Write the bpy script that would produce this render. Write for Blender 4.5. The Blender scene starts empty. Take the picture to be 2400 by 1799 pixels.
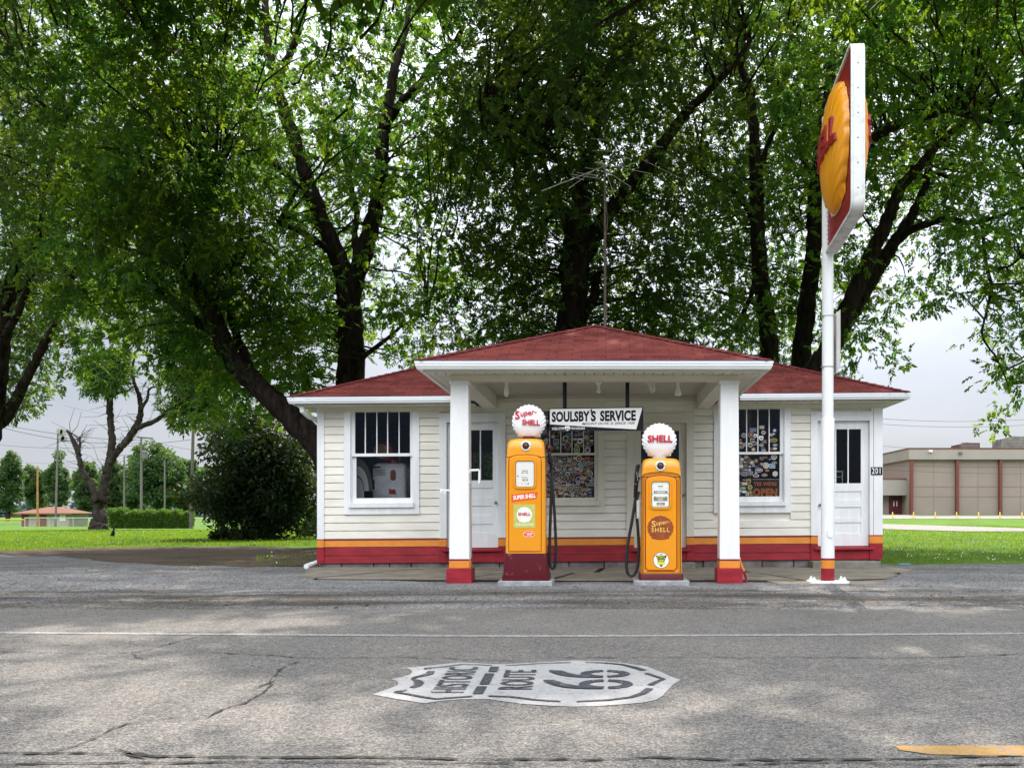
import bpy, bmesh, math, random
import numpy as np
from mathutils import Vector, Matrix, noise as mnoise
R = math.radians
random.seed(7); rng = np.random.default_rng(11)
S = bpy.context.scene
COL = S.collection

# ------------------------------------------------------------------ camera
F, CX, HY, H = 2230.0, 1420.0, 1205.0, 0.88      # focal length (px), vanishing point, horizon, eye height
cam = bpy.data.cameras.new("camera"); co = bpy.data.objects.new("camera", cam); COL.objects.link(co)
co.location = (0, 0, H); co.rotation_euler = (R(90), 0, 0)
cam.sensor_width = 36; cam.lens = 36 * F / 2400
cam.shift_x = -(CX - 1200) / 2400; cam.shift_y = (HY - 899.5) / 2400
cam.clip_start = .05; cam.clip_end = 5000
S.camera = co
# ------------------------------------------------------------------ sky, sun, exposure
SUN_EL, SUN_AZ = 52.0, 8.0       # elevation; azimuth from +Y towards +X
w = bpy.data.worlds.new("World"); S.world = w; w.use_nodes = True
nt = w.node_tree; N = nt.nodes; L = nt.links; N.clear()
def nn(t, **k):
    n = N.new(t)
    for a, b in k.items(): setattr(n, a, b)
    return n
sky = nn('ShaderNodeTexSky', sky_type='NISHITA', sun_disc=False)
sky.sun_elevation = R(SUN_EL); sky.sun_rotation = R(SUN_AZ); sky.dust_density = 2.5
bg1 = nn('ShaderNodeBackground'); bg1.inputs[1].default_value = .10
L.new(sky.outputs[0], bg1.inputs[0])
tc = nn('ShaderNodeTexCoord')
mp = nn('ShaderNodeMapping'); mp.inputs['Scale'].default_value = (1, 1, 3.2)
L.new(tc.outputs['Generated'], mp.inputs[0])
nz = nn('ShaderNodeTexNoise'); nz.inputs['Scale'].default_value = 2.1; nz.inputs['Detail'].default_value = 6; nz.inputs['Roughness'].default_value = .55
L.new(mp.outputs[0], nz.inputs[0])
cr = nn('ShaderNodeValToRGB')
cr.color_ramp.elements[0].position = .32; cr.color_ramp.elements[0].color = (.46, .505, .60, 1)
cr.color_ramp.elements[1].position = .72; cr.color_ramp.elements[1].color = (.66, .685, .74, 1)
L.new(nz.outputs[0], cr.inputs[0])
# clouds glow around the sun; brightness added behind the camera lights the facade
sd = Vector((math.sin(R(SUN_AZ)) * math.cos(R(SUN_EL)), math.cos(R(SUN_AZ)) * math.cos(R(SUN_EL)), math.sin(R(SUN_EL))))
dt = nn('ShaderNodeVectorMath', operation='DOT_PRODUCT'); dt.inputs[1].default_value = tuple(sd)
L.new(tc.outputs['Generated'], dt.inputs[0])
g1 = nn('ShaderNodeMapRange', interpolation_type='SMOOTHSTEP')
g1.inputs[1].default_value = .62; g1.inputs[2].default_value = 1.0; g1.inputs[3].default_value = 0; g1.inputs[4].default_value = 1.9
L.new(dt.outputs['Value'], g1.inputs[0])
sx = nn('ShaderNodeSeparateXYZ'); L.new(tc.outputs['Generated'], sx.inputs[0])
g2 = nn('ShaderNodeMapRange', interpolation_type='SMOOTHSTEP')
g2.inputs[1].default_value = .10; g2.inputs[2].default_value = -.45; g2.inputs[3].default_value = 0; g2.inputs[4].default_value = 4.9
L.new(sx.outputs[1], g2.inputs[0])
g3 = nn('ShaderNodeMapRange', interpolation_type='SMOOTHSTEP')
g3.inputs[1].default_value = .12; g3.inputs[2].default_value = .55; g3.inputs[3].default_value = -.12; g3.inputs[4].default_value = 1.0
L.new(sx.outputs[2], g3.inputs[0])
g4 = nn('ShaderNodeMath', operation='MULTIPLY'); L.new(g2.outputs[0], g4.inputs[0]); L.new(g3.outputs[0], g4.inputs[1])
ad = nn('ShaderNodeMath', operation='ADD'); L.new(g1.outputs[0], ad.inputs[0]); ad.inputs[1].default_value = 0
a2 = nn('ShaderNodeMath', operation='ADD'); L.new(ad.outputs[0], a2.inputs[0]); a2.inputs[1].default_value = .80
bg2 = nn('ShaderNodeBackground'); L.new(cr.outputs[0], bg2.inputs[0]); L.new(a2.outputs[0], bg2.inputs[1])
bg3 = nn('ShaderNodeBackground'); bg3.inputs[0].default_value = (.59, .592, .598, 1); L.new(g4.outputs[0], bg3.inputs[1])   # added facade fill from the unseen sky behind the camera
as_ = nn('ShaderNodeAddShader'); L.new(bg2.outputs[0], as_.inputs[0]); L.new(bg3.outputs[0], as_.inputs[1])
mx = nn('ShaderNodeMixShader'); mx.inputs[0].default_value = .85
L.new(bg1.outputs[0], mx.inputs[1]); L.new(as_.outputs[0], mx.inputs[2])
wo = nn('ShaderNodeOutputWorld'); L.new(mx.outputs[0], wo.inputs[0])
sl = bpy.data.lights.new("sun", 'SUN'); sl.energy = 5.0; sl.angle = R(.7); sl.color = (1, .90, .78)
so = bpy.data.objects.new("sun", sl); COL.objects.link(so); so.location = (0, 0, 30)
so.rotation_euler = (-sd).to_track_quat('-Z', 'Y').to_euler()
S.view_settings.view_transform = 'Standard'; S.view_settings.look = 'None'
S.view_settings.exposure = 0.45; S.view_settings.gamma = 1
S.view_settings.use_curve_mapping = False
S.cycles.max_bounces = 8; S.cycles.transparent_max_bounces = 12
S.cycles.transmission_bounces = 5; S.cycles.diffuse_bounces = 4; S.cycles.glossy_bounces = 3
S.cycles.sample_clamp_indirect = 4
S.cycles.use_denoising = True

# ------------------------------------------------------------------ helpers
def P(px, py, Y):
    "the point at depth Y seen at a pixel of the photograph"
    return Vector(((px - CX) * Y / F, Y, H + (HY - py) * Y / F))
def X(px, Y): return (px - CX) * Y / F
def Z(py, Y): return H + (HY - py) * Y / F
def G(px, py, z=0.0):
    "the point of level ground seen at a pixel"
    Y = F * (H - z) / (py - HY)
    return Vector(((px - CX) * Y / F, Y, z))

def pm(name, col, rough=.6, spec=.4, var=0, vscale=6, bump=0, bscale=60, metal=0, coat=0, col2=None, fac=(.4, .65), stretch=None):
    m = bpy.data.materials.new(name); m.use_nodes = True
    t = m.node_tree; b = t.nodes['Principled BSDF']
    b.inputs['Base Color'].default_value = (*col, 1); b.inputs['Roughness'].default_value = rough
    b.inputs['Specular IOR Level'].default_value = spec; b.inputs['Metallic'].default_value = metal
    b.inputs['Coat Weight'].default_value = coat; b.inputs['Coat Roughness'].default_value = .08
    tcn = t.nodes.new('ShaderNodeTexCoord'); src = tcn.outputs['Object']
    if stretch:
        mpn = t.nodes.new('ShaderNodeMapping'); mpn.inputs['Scale'].default_value = stretch
        t.links.new(src, mpn.inputs[0]); src = mpn.outputs[0]
    if var or col2:
        n = t.nodes.new('ShaderNodeTexNoise'); n.inputs['Scale'].default_value = vscale; n.inputs['Detail'].default_value = 6
        n.inputs['Roughness'].default_value = .62
        t.links.new(src, n.inputs[0])
        r = t.nodes.new('ShaderNodeValToRGB'); e = r.color_ramp.elements
        e[0].position, e[1].position = fac
        c2 = col2 if col2 else tuple(min(1, c * (1 + var)) for c in col)
        c1 = col if col2 else tuple(c * (1 - var) for c in col)
        e[0].color = (*c1, 1); e[1].color = (*c2, 1)
        t.links.new(n.outputs[0], r.inputs[0]); t.links.new(r.outputs[0], b.inputs['Base Color'])
    if bump:
        n = t.nodes.new('ShaderNodeTexNoise'); n.inputs['Scale'].default_value = bscale; n.inputs['Detail'].default_value = 5
        t.links.new(src, n.inputs[0])
        bp = t.nodes.new('ShaderNodeBump'); bp.inputs['Strength'].default_value = bump; bp.inputs['Distance'].default_value = .01
        t.links.new(n.outputs[0], bp.inputs['Height']); t.links.new(bp.outputs[0], b.inputs['Normal'])
    return m

def ORG(p):
    o = Vector((0, 0, 0))
    while p is not None:
        o += p.location; p = p.parent
    return o
class MB:
    def __init__(s, shear=0.0): s.v = []; s.f = []; s.m = []; s.k = shear
    def add(s, vs, fs, m=0):
        b = len(s.v); s.v += [tuple(q) for q in vs]
        s.f += [tuple(b + i for i in q) for q in fs]; s.m += [m] * len(fs)
    def box(s, x0, x1, y0, y1, z0, z1, m=0):
        if x1 < x0: x0, x1 = x1, x0
        if z1 < z0: z0, z1 = z1, z0
        s.add([(x0,y0,z0),(x1,y0,z0),(x1,y1,z0),(x0,y1,z0),(x0,y0,z1),(x1,y0,z1),(x1,y1,z1),(x0,y1,z1)],
              [(0,3,2,1),(4,5,6,7),(0,1,5,4),(1,2,6,5),(2,3,7,6),(3,0,4,7)], m)
    def tube(s, pts, rad, n=8, m=0, cap=True):
        pts = [Vector(p) for p in pts]
        if not hasattr(rad, '__len__'): rad = [rad] * len(pts)
        rings = []; up = None
        for i, p in enumerate(pts):
            d = (pts[min(i+1, len(pts)-1)] - pts[max(i-1, 0)]).normalized()
            if up is None:
                up = d.orthogonal().normalized()
            up = (up - d * up.dot(d))
            up = up.normalized() if up.length > 1e-6 else d.orthogonal().normalized()
            e = d.cross(up)
            rings.append([p + (up * math.cos(2*math.pi*k/n) + e * math.sin(2*math.pi*k/n)) * rad[i] for k in range(n)])
        vs = [q for r in rings for q in r]
        fs = [(i*n+k, i*n+(k+1) % n, (i+1)*n+(k+1) % n, (i+1)*n+k) for i in range(len(pts)-1) for k in range(n)]
        if cap: fs += [tuple(range(n))[::-1], tuple((len(pts)-1)*n+k for k in range(n))]
        s.add(vs, fs, m)
    def lathe(s, c, prof, n=20, m=0, axis='z'):
        vs = []
        for r, h in prof:
            for k in range(n):
                a = 2*math.pi*k/n
                if axis == 'z': vs.append((c[0]+r*math.cos(a), c[1]+r*math.sin(a), c[2]+h))
                elif axis == 'y': vs.append((c[0]+r*math.cos(a), c[1]+h, c[2]+r*math.sin(a)))
                else: vs.append((c[0]+h, c[1]+r*math.cos(a), c[2]+r*math.sin(a)))
        q = len(prof)
        fs = [(i*n+k, i*n+(k+1) % n, (i+1)*n+(k+1) % n, (i+1)*n+k) for i in range(q-1) for k in range(n)]
        fs += [tuple(range(n))[::-1], tuple((q-1)*n+k for k in range(n))]
        s.add(vs, fs, m)
    def prism(s, poly, a, b, m=0, axis='y'):
        "poly in the plane across axis (y: x,z; x: y,z; z: x,y), from a to b"
        n = len(poly)
        f = {'y': lambda p, t: (p[0], t, p[1]), 'x': lambda p, t: (t, p[0], p[1]), 'z': lambda p, t: (p[0], p[1], t)}[axis]
        vs = [f(p, a) for p in poly] + [f(p, b) for p in poly]
        fs = [(i, (i+1) % n, n+(i+1) % n, n+i) for i in range(n)] + [tuple(range(n)), tuple(range(n, 2*n))[::-1]]
        s.add(vs, fs, m)
    def build(s, name, mats, parent=None, smooth=False, bevel=0, angle=35):
        o0 = ORG(parent)
        me = bpy.data.meshes.new(name)
        me.from_pydata([(x - o0.x, y - o0.y, z + s.k * x - o0.z) for x, y, z in s.v], [], s.f)
        if not isinstance(mats, (list, tuple)): mats = [mats]
        for q in mats: me.materials.append(q)
        me.polygons.foreach_set('material_index', s.m)
        bm = bmesh.new(); bm.from_mesh(me); bmesh.ops.recalc_face_normals(bm, faces=bm.faces); bm.to_mesh(me); bm.free()
        if smooth:
            me.polygons.foreach_set('use_smooth', [True] * len(me.polygons))
            try: me.set_sharp_from_angle(angle=R(angle))
            except Exception: pass
        ob = bpy.data.objects.new(name, me); COL.objects.link(ob)
        if parent: ob.parent = parent
        if bevel:
            b = ob.modifiers.new('bevel', 'BEVEL'); b.width = bevel; b.segments = 2; b.limit_method = 'ANGLE'
        return ob
def tag(o, label=None, cat=None, group=None, kind=None):
    if label: o['label'] = label
    if cat: o['category'] = cat
    if group: o['group'] = group
    if kind: o['kind'] = kind
    return o
def thing(name, loc, label, cat, group=None):
    o = bpy.data.objects.new(name, None); COL.objects.link(o); o.location = loc
    o.empty_display_size = .2
    return tag(o, label, cat, group)
def copy_tree(o, parent=None):
    c = o.copy(); COL.objects.link(c)
    if parent: c.parent = parent
    for ch in [q for q in COL.objects if q.parent == o]: copy_tree(ch, c)
    return c
def quadmesh(name, V, mat, parent=None, kind=None):
    "V: (n,4,3) array of quads"
    n = len(V); me = bpy.data.meshes.new(name)
    o0 = np.array(ORG(parent)); V = (V - o0).astype(np.float32)
    me.vertices.add(4*n); me.vertices.foreach_set('co', V.reshape(-1))
    me.loops.add(4*n); me.loops.foreach_set('vertex_index', np.arange(4*n, dtype=np.int32))
    me.polygons.add(n); me.polygons.foreach_set('loop_start', np.arange(0, 4*n, 4, dtype=np.int32))
    me.update(calc_edges=True)
    me.materials.append(mat)
    ob = bpy.data.objects.new(name, me); COL.objects.link(ob)
    if parent: ob.parent = parent
    if kind: ob['kind'] = kind
    return ob
_tc = {}
def textmesh(s, offset=0.0, space=1.0, res=3):
    "vertices and faces of a word, in its own unit box (0..1)"
    k = (s, offset, space)
    if k in _tc: return _tc[k]
    c = bpy.data.curves.new('t', 'FONT'); c.body = s; c.offset = offset; c.space_character = space; c.resolution_u = res
    c.fill_mode = 'FRONT'
    o = bpy.data.objects.new('t', c); COL.objects.link(o)
    bpy.context.view_layer.update()
    me = o.evaluated_get(bpy.context.evaluated_depsgraph_get()).to_mesh()
    v = np.array([q.co[:] for q in me.vertices]); f = [tuple(p.vertices) for p in me.polygons]
    o.evaluated_get(bpy.context.evaluated_depsgraph_get()).to_mesh_clear()
    bpy.data.objects.remove(o); bpy.data.curves.remove(c)
    lo = v.min(0); hi = v.max(0)
    v = (v[:, :2] - lo[:2]) / (hi[:2] - lo[:2])
    _tc[k] = (v, f); return v, f
def text(mb, s, o, u, v, m=0, offset=0.02, space=1.0, shear=0.0, depth=0.0, bulge=None, arc=0.0):
    "o = lower left, u/v = full width / height vectors; a thin solid word"
    o, u, v = Vector(o), Vector(u), Vector(v)
    tv, tf = textmesh(s, offset, space)
    nrm = u.cross(v).normalized()
    P0 = []
    for a, b in tv:
        q = o + u * (a + shear * b) + v * (b + arc * 4 * a * (1 - a))
        if bulge: q = bulge(q)
        P0.append(q + nrm * (depth if depth else 0))
    n = len(P0); vs = P0; fs = list(tf)
    if depth:
        vs = P0 + [q - nrm * depth for q in P0]
        from collections import Counter
        e = Counter()
        for f in tf:
            for i in range(len(f)): e[(f[i], f[(i+1) % len(f)])] += 1
        for (a, b) in list(e):
            if (b, a) not in e: fs.append((b, a, a + n, b + n))
    mb.add(vs, fs, m)
# ------------------------------------------------------------------ materials
M = {}
M['white'] = pm('white_paint', (.80, .825, .85), .5, .35, .06, 5, .10, 40, stretch=(1.5, 1, .25))
M['white_col'] = pm('column_paint', (.82, .835, .85), .5, .35, .045, 4, .08, 30, stretch=(2, 1, .3))
M['cream'] = pm('cream_siding', (.81, .79, .715), .55, .3, .07, 5, .12, 50, stretch=(.3, 1, 1))
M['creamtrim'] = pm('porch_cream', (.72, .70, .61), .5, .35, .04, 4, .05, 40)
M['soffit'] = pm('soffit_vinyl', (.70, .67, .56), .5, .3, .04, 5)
M['slit'] = pm('soffit_joint', (.03, .03, .03), .9, .1)
M['gutter'] = pm('gutter_aluminium', (.80, .84, .87), .35, .5, .04, 2)
M['drip'] = pm('drip_edge', (.05, .05, .12), .5)
M['orange'] = pm('orange_paint', (.72, .26, .035), .45, .4, .08, 5, .06, 50)
M['red'] = pm('red_paint', (.30, .014, .026), .5, .35, .22, 6, .12, 40, stretch=(.5, 1, 1.5))
M['dred'] = pm('dark_red_paint', (.22, .01, .03), .45, .4, .1, 6)
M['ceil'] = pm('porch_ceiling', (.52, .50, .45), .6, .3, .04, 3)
M['stone'] = pm('foundation_stone', (.13, .115, .11), .9, .2, col2=(.28, .25, .25), vscale=4, fac=(.35, .7), bump=.8, bscale=14)
M['black'] = pm('black_paint', (.010, .010, .016), .6, .2)
M['rubber'] = pm('black_rubber', (.010, .010, .014), .42, .5, .1, 30)
M['dark'] = pm('dark_interior', (.07, .045, .04), .8, .2, .35, 3)
M['wood'] = pm('brown_wood', (.20, .12, .07), .7, .3, .2, 8)
M['steel'] = pm('steel', (.55, .56, .58), .3, .5, metal=.9)
M['chrome'] = pm('chrome', (.75, .77, .8), .15, .5, metal=1)
M['alu'] = pm('weathered_aluminium', (.50, .50, .49), .45, .5, .1, 6)
M['brass'] = pm('brass', (.25, .2, .14), .4, .5, metal=.8)
M['lightw'] = pm('porcelain', (.95, .95, .93), .3, .5)
M['concrete'] = pm('concrete', (.14, .125, .10), .9, .25, col2=(.27, .245, .20), vscale=3, fac=(.3, .7), bump=.25, bscale=90)
M['plinth'] = pm('pump_concrete', (.30, .32, .33), .9, .2, .18, 12, .4, 40)
M['concstep'] = pm('step_concrete', (.22, .21, .18), .9, .2, .15, 8, .3, 50)

def shingle():
    m = pm('red_shingles', (.17, .03, .04), .95, .08)
    t = m.node_tree; b = t.nodes['Principled BSDF']
    tcn = t.nodes.new('ShaderNodeTexCoord'); sp = t.nodes.new('ShaderNodeSeparateXYZ'); cb = t.nodes.new('ShaderNodeCombineXYZ')
    t.links.new(tcn.outputs['Object'], sp.inputs[0])
    t.links.new(sp.outputs[0], cb.inputs[0]); t.links.new(sp.outputs[2], cb.inputs[1])
    br = t.nodes.new('ShaderNodeTexBrick'); t.links.new(cb.outputs[0], br.inputs[0])
    br.inputs['Scale'].default_value = 1; br.inputs['Brick Width'].default_value = .31; br.inputs['Row Height'].default_value = .0535
    br.inputs['Mortar Size'].default_value = .0035; br.inputs['Mortar Smooth'].default_value = .5; br.inputs['Bias'].default_value = -.2
    br.inputs['Color1'].default_value = (.195, .052, .045, 1); br.inputs['Color2'].default_value = (.125, .031, .029, 1)
    br.inputs['Mortar'].default_value = (.035, .006, .009, 1); br.offset = .37; br.offset_frequency = 2
    n = t.nodes.new('ShaderNodeTexNoise'); n.inputs['Scale'].default_value = 2.2; n.inputs['Detail'].default_value = 8; n.inputs['Roughness'].default_value = .7
    t.links.new(tcn.outputs['Object'], n.inputs[0])
    r = t.nodes.new('ShaderNodeValToRGB'); r.color_ramp.elements[0].position = .3; r.color_ramp.elements[1].position = .75
    r.color_ramp.elements[0].color = (.62, .62, .66, 1); r.color_ramp.elements[1].color = (1.35, 1.3, 1.25, 1)
    t.links.new(n.outputs[0], r.inputs[0])
    mxn = t.nodes.new('ShaderNodeMixRGB'); mxn.blend_type = 'MULTIPLY'; mxn.inputs[0].default_value = 1
    t.links.new(br.outputs[0], mxn.inputs[1]); t.links.new(r.outputs[0], mxn.inputs[2]); t.links.new(mxn.outputs[0], b.inputs['Base Color'])
    bp = t.nodes.new('ShaderNodeBump'); bp.inputs['Strength'].default_value = .6; bp.inputs['Distance'].default_value = .012; bp.invert = True
    t.links.new(br.outputs['Fac'], bp.inputs['Height']); t.links.new(bp.outputs[0], b.inputs['Normal'])
    return m
M['shingle'] = shingle()
M['cap'] = pm('ridge_cap', (.15, .028, .034), .9, .15, .2, 9, .3, 60)

def glassmat(name='window_glass', tint=(.93, .93, .95), refl=1.0):
    m = bpy.data.materials.new(name); m.use_nodes = True; t = m.node_tree; t.nodes.clear()
    o = t.nodes.new('ShaderNodeOutputMaterial'); mxs = t.nodes.new('ShaderNodeMixShader')
    tr = t.nodes.new('ShaderNodeBsdfTransparent'); tr.inputs[0].default_value = (*tint, 1)
    gl = t.nodes.new('ShaderNodeBsdfGlossy'); gl.inputs['Roughness'].default_value = .03
    fr = t.nodes.new('ShaderNodeFresnel'); fr.inputs[0].default_value = 1.45
    n = t.nodes.new('ShaderNodeTexNoise'); n.inputs['Scale'].default_value = 1.6
    tcn = t.nodes.new('ShaderNodeTexCoord'); t.links.new(tcn.outputs['Object'], n.inputs[0])
    bp = t.nodes.new('ShaderNodeBump'); bp.inputs['Strength'].default_value = .1; bp.inputs['Distance'].default_value = .05
    t.links.new(n.outputs[0], bp.inputs['Height']); t.links.new(bp.outputs[0], gl.inputs['Normal'])
    t.links.new(fr.outputs[0], mxs.inputs[0]); t.links.new(tr.outputs[0], mxs.inputs[1]); t.links.new(gl.outputs[0], mxs.inputs[2])
    t.links.new(mxs.outputs[0], o.inputs[0]); return m
M['glass'] = glassmat()

# ------------------------------------------------------------------ ground
def sstep(a, b, x):
    t = min(1, max(0, (x - a) / (b - a))); return t * t * (3 - 2 * t)
def tz(x, y):
    def interp(pts, v):
        if v <= pts[0][0]: return pts[0][1]
        for (a, za), (b, zb) in zip(pts, pts[1:]):
            if v <= b: return za + (zb - za) * (v - a) / (b - a)
        return pts[-1][1]
    l = interp([(40, 0), (67, -.18), (90, -.45), (165, -1.2), (3000, -1.2)], y)
    r = interp([(70, 0), (84, .05), (100, .43), (116, .86), (3000, .86)], y)
    k = sstep(-8, 18, x)
    return l * (1 - k) + r * k
def grass_mat():
    m = pm('lawn', (.05, .10, .015), .9, .1); t = m.node_tree; b = t.nodes['Principled BSDF']
    tcn = t.nodes.new('ShaderNodeTexCoord')
    a = t.nodes.new('ShaderNodeTexNoise'); a.inputs['Scale'].default_value = .35; a.inputs['Detail'].default_value = 5
    c = t.nodes.new('ShaderNodeTexNoise'); c.inputs['Scale'].default_value = 9; c.inputs['Detail'].default_value = 6; c.inputs['Roughness'].default_value = .75
    for q in (a, c): t.links.new(tcn.outputs['Object'], q.inputs[0])
    r = t.nodes.new('ShaderNodeValToRGB'); r.color_ramp.elements[0].position = .3; r.color_ramp.elements[1].position = .7
    r.color_ramp.elements[0].color = (.045, .095, .012, 1); r.color_ramp.elements[1].color = (.12, .24, .022, 1)
    ma = t.nodes.new('ShaderNodeMath'); ma.operation = 'MULTIPLY_ADD'; ma.inputs[1].default_value = .5
    mb_ = t.nodes.new('ShaderNodeMath'); mb_.operation = 'MULTIPLY'; mb_.inputs[1].default_value = .5
    t.links.new(a.outputs[0], ma.inputs[0]); t.links.new(c.outputs[0], mb_.inputs[0]); t.links.new(mb_.outputs[0], ma.inputs[2])
    t.links.new(ma.outputs[0], r.inputs[0]); t.links.new(r.outputs[0], b.inputs['Base Color'])
    bp = t.nodes.new('ShaderNodeBump'); bp.inputs['Strength'].default_value = .5; bp.inputs['Distance'].default_value = .05
    t.links.new(c.outputs[0], bp.inputs['Height']); t.links.new(bp.outputs[0], b.inputs['Normal'])
    return m
M['lawn'] = grass_mat()
ys = [-60, -30, -10, 0, 8, 12, 16, 20, 25, 30, 35, 40, 45, 50, 55, 60, 67, 75, 84, 90, 100, 108, 116, 130, 150, 165, 200, 280, 400, 700, 1200, 2200, 3000]
xs = [-2500, -1500, -800, -400, -200, -120, -80, -60, -45, -35, -28, -22, -16, -12, -8, -4, 0, 4, 8, 12, 18, 24, 30, 36, 45, 60, 80, 120, 200, 400, 800, 1500, 2500]
mb = MB()
vs = [(x, y, tz(x, y)) for y in ys for x in xs]; nx = len(xs)
mb.add(vs, [(j*nx+i, j*nx+i+1, (j+1)*nx+i+1, (j+1)*nx+i) for j in range(len(ys)-1) for i in range(nx-1)])
tag(mb.build('ground', M['lawn'], smooth=True), kind='structure')

def asphalt(name, c1, c2, chip, chipcol, scale=95, dirt=None, bump=.5, bsc=1.0):
    m = pm(name, c1, .92, .25); t = m.node_tree; b = t.nodes['Principled BSDF']
    tcn = t.nodes.new('ShaderNodeTexCoord'); src = tcn.outputs['Object']
    def noise(s, d=4, r=.6):
        n = t.nodes.new('ShaderNodeTexNoise'); n.inputs['Scale'].default_value = s; n.inputs['Detail'].default_value = d; n.inputs['Roughness'].default_value = r
        t.links.new(src, n.inputs[0]); return n
    def ramp(fr, p0, p1, a, c):
        r = t.nodes.new('ShaderNodeValToRGB'); e = r.color_ramp.elements; e[0].position = p0; e[1].position = p1
        e[0].color = (*a, 1); e[1].color = (*c, 1); t.links.new(fr, r.inputs[0]); return r
    base = ramp(noise(.9, 8, .7).outputs[0], .3, .7, c1, c2)
    v = t.nodes.new('ShaderNodeTexVoronoi'); v.inputs['Scale'].default_value = scale; t.links.new(src, v.inputs[0])
    sp = t.nodes.new('ShaderNodeSeparateColor'); t.links.new(v.outputs['Color'], sp.inputs[0])
    st = ramp(sp.outputs[0], .0, 1.0, (1-chip,)*3, (1+chip,)*3)
    mu = t.nodes.new('ShaderNodeMixRGB'); mu.blend_type = 'MULTIPLY'; mu.inputs[0].default_value = 1
    t.links.new(base.outputs[0], mu.inputs[1]); t.links.new(st.outputs[0], mu.inputs[2])
    # dark pits between the stones
    pit = ramp(v.outputs['Distance'], .25, .75, (1, 1, 1), (.35, .35, .35))
    mu2 = t.nodes.new('ShaderNodeMixRGB'); mu2.blend_type = 'MULTIPLY'; mu2.inputs[0].default_value = .8
    t.links.new(mu.outputs[0], mu2.inputs[1]); t.links.new(pit.outputs[0], mu2.inputs[2])
    n3 = noise(28, 3, .7); sp3 = ramp(n3.outputs[0], .36, .62, (.62,)*3, (1.2,)*3)
    mu3 = t.nodes.new('ShaderNodeMixRGB'); mu3.blend_type = 'MULTIPLY'; mu3.inputs[0].default_value = .55
    t.links.new(mu2.outputs[0], mu3.inputs[1]); t.links.new(sp3.outputs[0], mu3.inputs[2])
    out = mu3.outputs[0]
    if dirt:
        for (y0, y1, col, amt, sc, st_) in dirt:
            # a strip along the road edge where dust and damp collect, broken up by stretched noise
            sxz = t.nodes.new('ShaderNodeSeparateXYZ'); t.links.new(src, sxz.inputs[0])
            w1 = t.nodes.new('ShaderNodeMapRange'); w1.interpolation_type = 'SMOOTHSTEP'; w1.inputs[1].default_value = y0 - .25; w1.inputs[2].default_value = y0 + .25
            w2 = t.nodes.new('ShaderNodeMapRange'); w2.interpolation_type = 'SMOOTHSTEP'; w2.inputs[1].default_value = y1 + .5; w2.inputs[2].default_value = y1 - .5
            t.links.new(sxz.outputs[1], w1.inputs[0]); t.links.new(sxz.outputs[1], w2.inputs[0])
            mpn = t.nodes.new('ShaderNodeMapping'); mpn.inputs['Scale'].default_value = st_; t.links.new(src, mpn.inputs[0])
            nd = t.nodes.new('ShaderNodeTexNoise'); nd.inputs['Scale'].default_value = sc; nd.inputs['Detail'].default_value = 7; nd.inputs['Roughness'].default_value = .65
            t.links.new(mpn.outputs[0], nd.inputs[0])
            rd = ramp(nd.outputs[0], .42, .62, (0, 0, 0), (amt,)*3)
            m1 = t.nodes.new('ShaderNodeMath'); m1.operation = 'MULTIPLY'; t.links.new(w1.outputs[0], m1.inputs[0]); t.links.new(w2.outputs[0], m1.inputs[1])
            m2 = t.nodes.new('ShaderNodeMath'); m2.operation = 'MULTIPLY'; t.links.new(m1.outputs[0], m2.inputs[0]); t.links.new(rd.outputs[0], m2.inputs[1])
            mm = t.nodes.new('ShaderNodeMixRGB'); mm.blend_type = 'MULTIPLY'; t.links.new(m2.outputs[0], mm.inputs[0])
            t.links.new(out, mm.inputs[1]); mm.inputs[2].default_value = (*col, 1); out = mm.outputs[0]
    t.links.new(out, b.inputs['Base Color'])
    bp = t.nodes.new('ShaderNodeBump'); bp.inputs['Strength'].default_value = bump; bp.inputs['Distance'].default_value = .006 * bsc; bp.invert = True
    t.links.new(v.outputs['Distance'], bp.inputs['Height'])
    bp2 = t.nodes.new('ShaderNodeBump'); bp2.inputs['Strength'].default_value = bump; bp2.inputs['Distance'].default_value = .02 * bsc
    t.links.new(n3.outputs[0], bp2.inputs['Height']); t.links.new(bp.outputs[0], bp2.inputs['Normal']); t.links.new(bp2.outputs[0], b.inputs['Normal'])
    return m
M['road'] = asphalt('road_asphalt', (.180, .172, .163), (.262, .248, .232), .45, None, 115)
M['gravel'] = asphalt('gravel_lot', (.20, .20, .21), (.38, .38, .39), .6, None, 55, bump=.8, bsc=2,
    dirt=[(8.6, 10.6, (.60, .50, .37), .95, 1.3, (.35, 1.5, 1)), (8.9, 11.2, (.36, .32, .27), .9, .9, (.35, 2.2, 1)), (14, 26, (.62, .58, .52), .8, .8, (.4, 1.6, 1))])
M['dirt'] = asphalt('dirt', (.085, .06, .04), (.20, .15, .11), .3, None, 40, bump=.8, bsc=2)
M['shoulder'] = asphalt('pale_asphalt', (.30, .29, .27), (.38, .36, .34), .2, None, 30)
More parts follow.
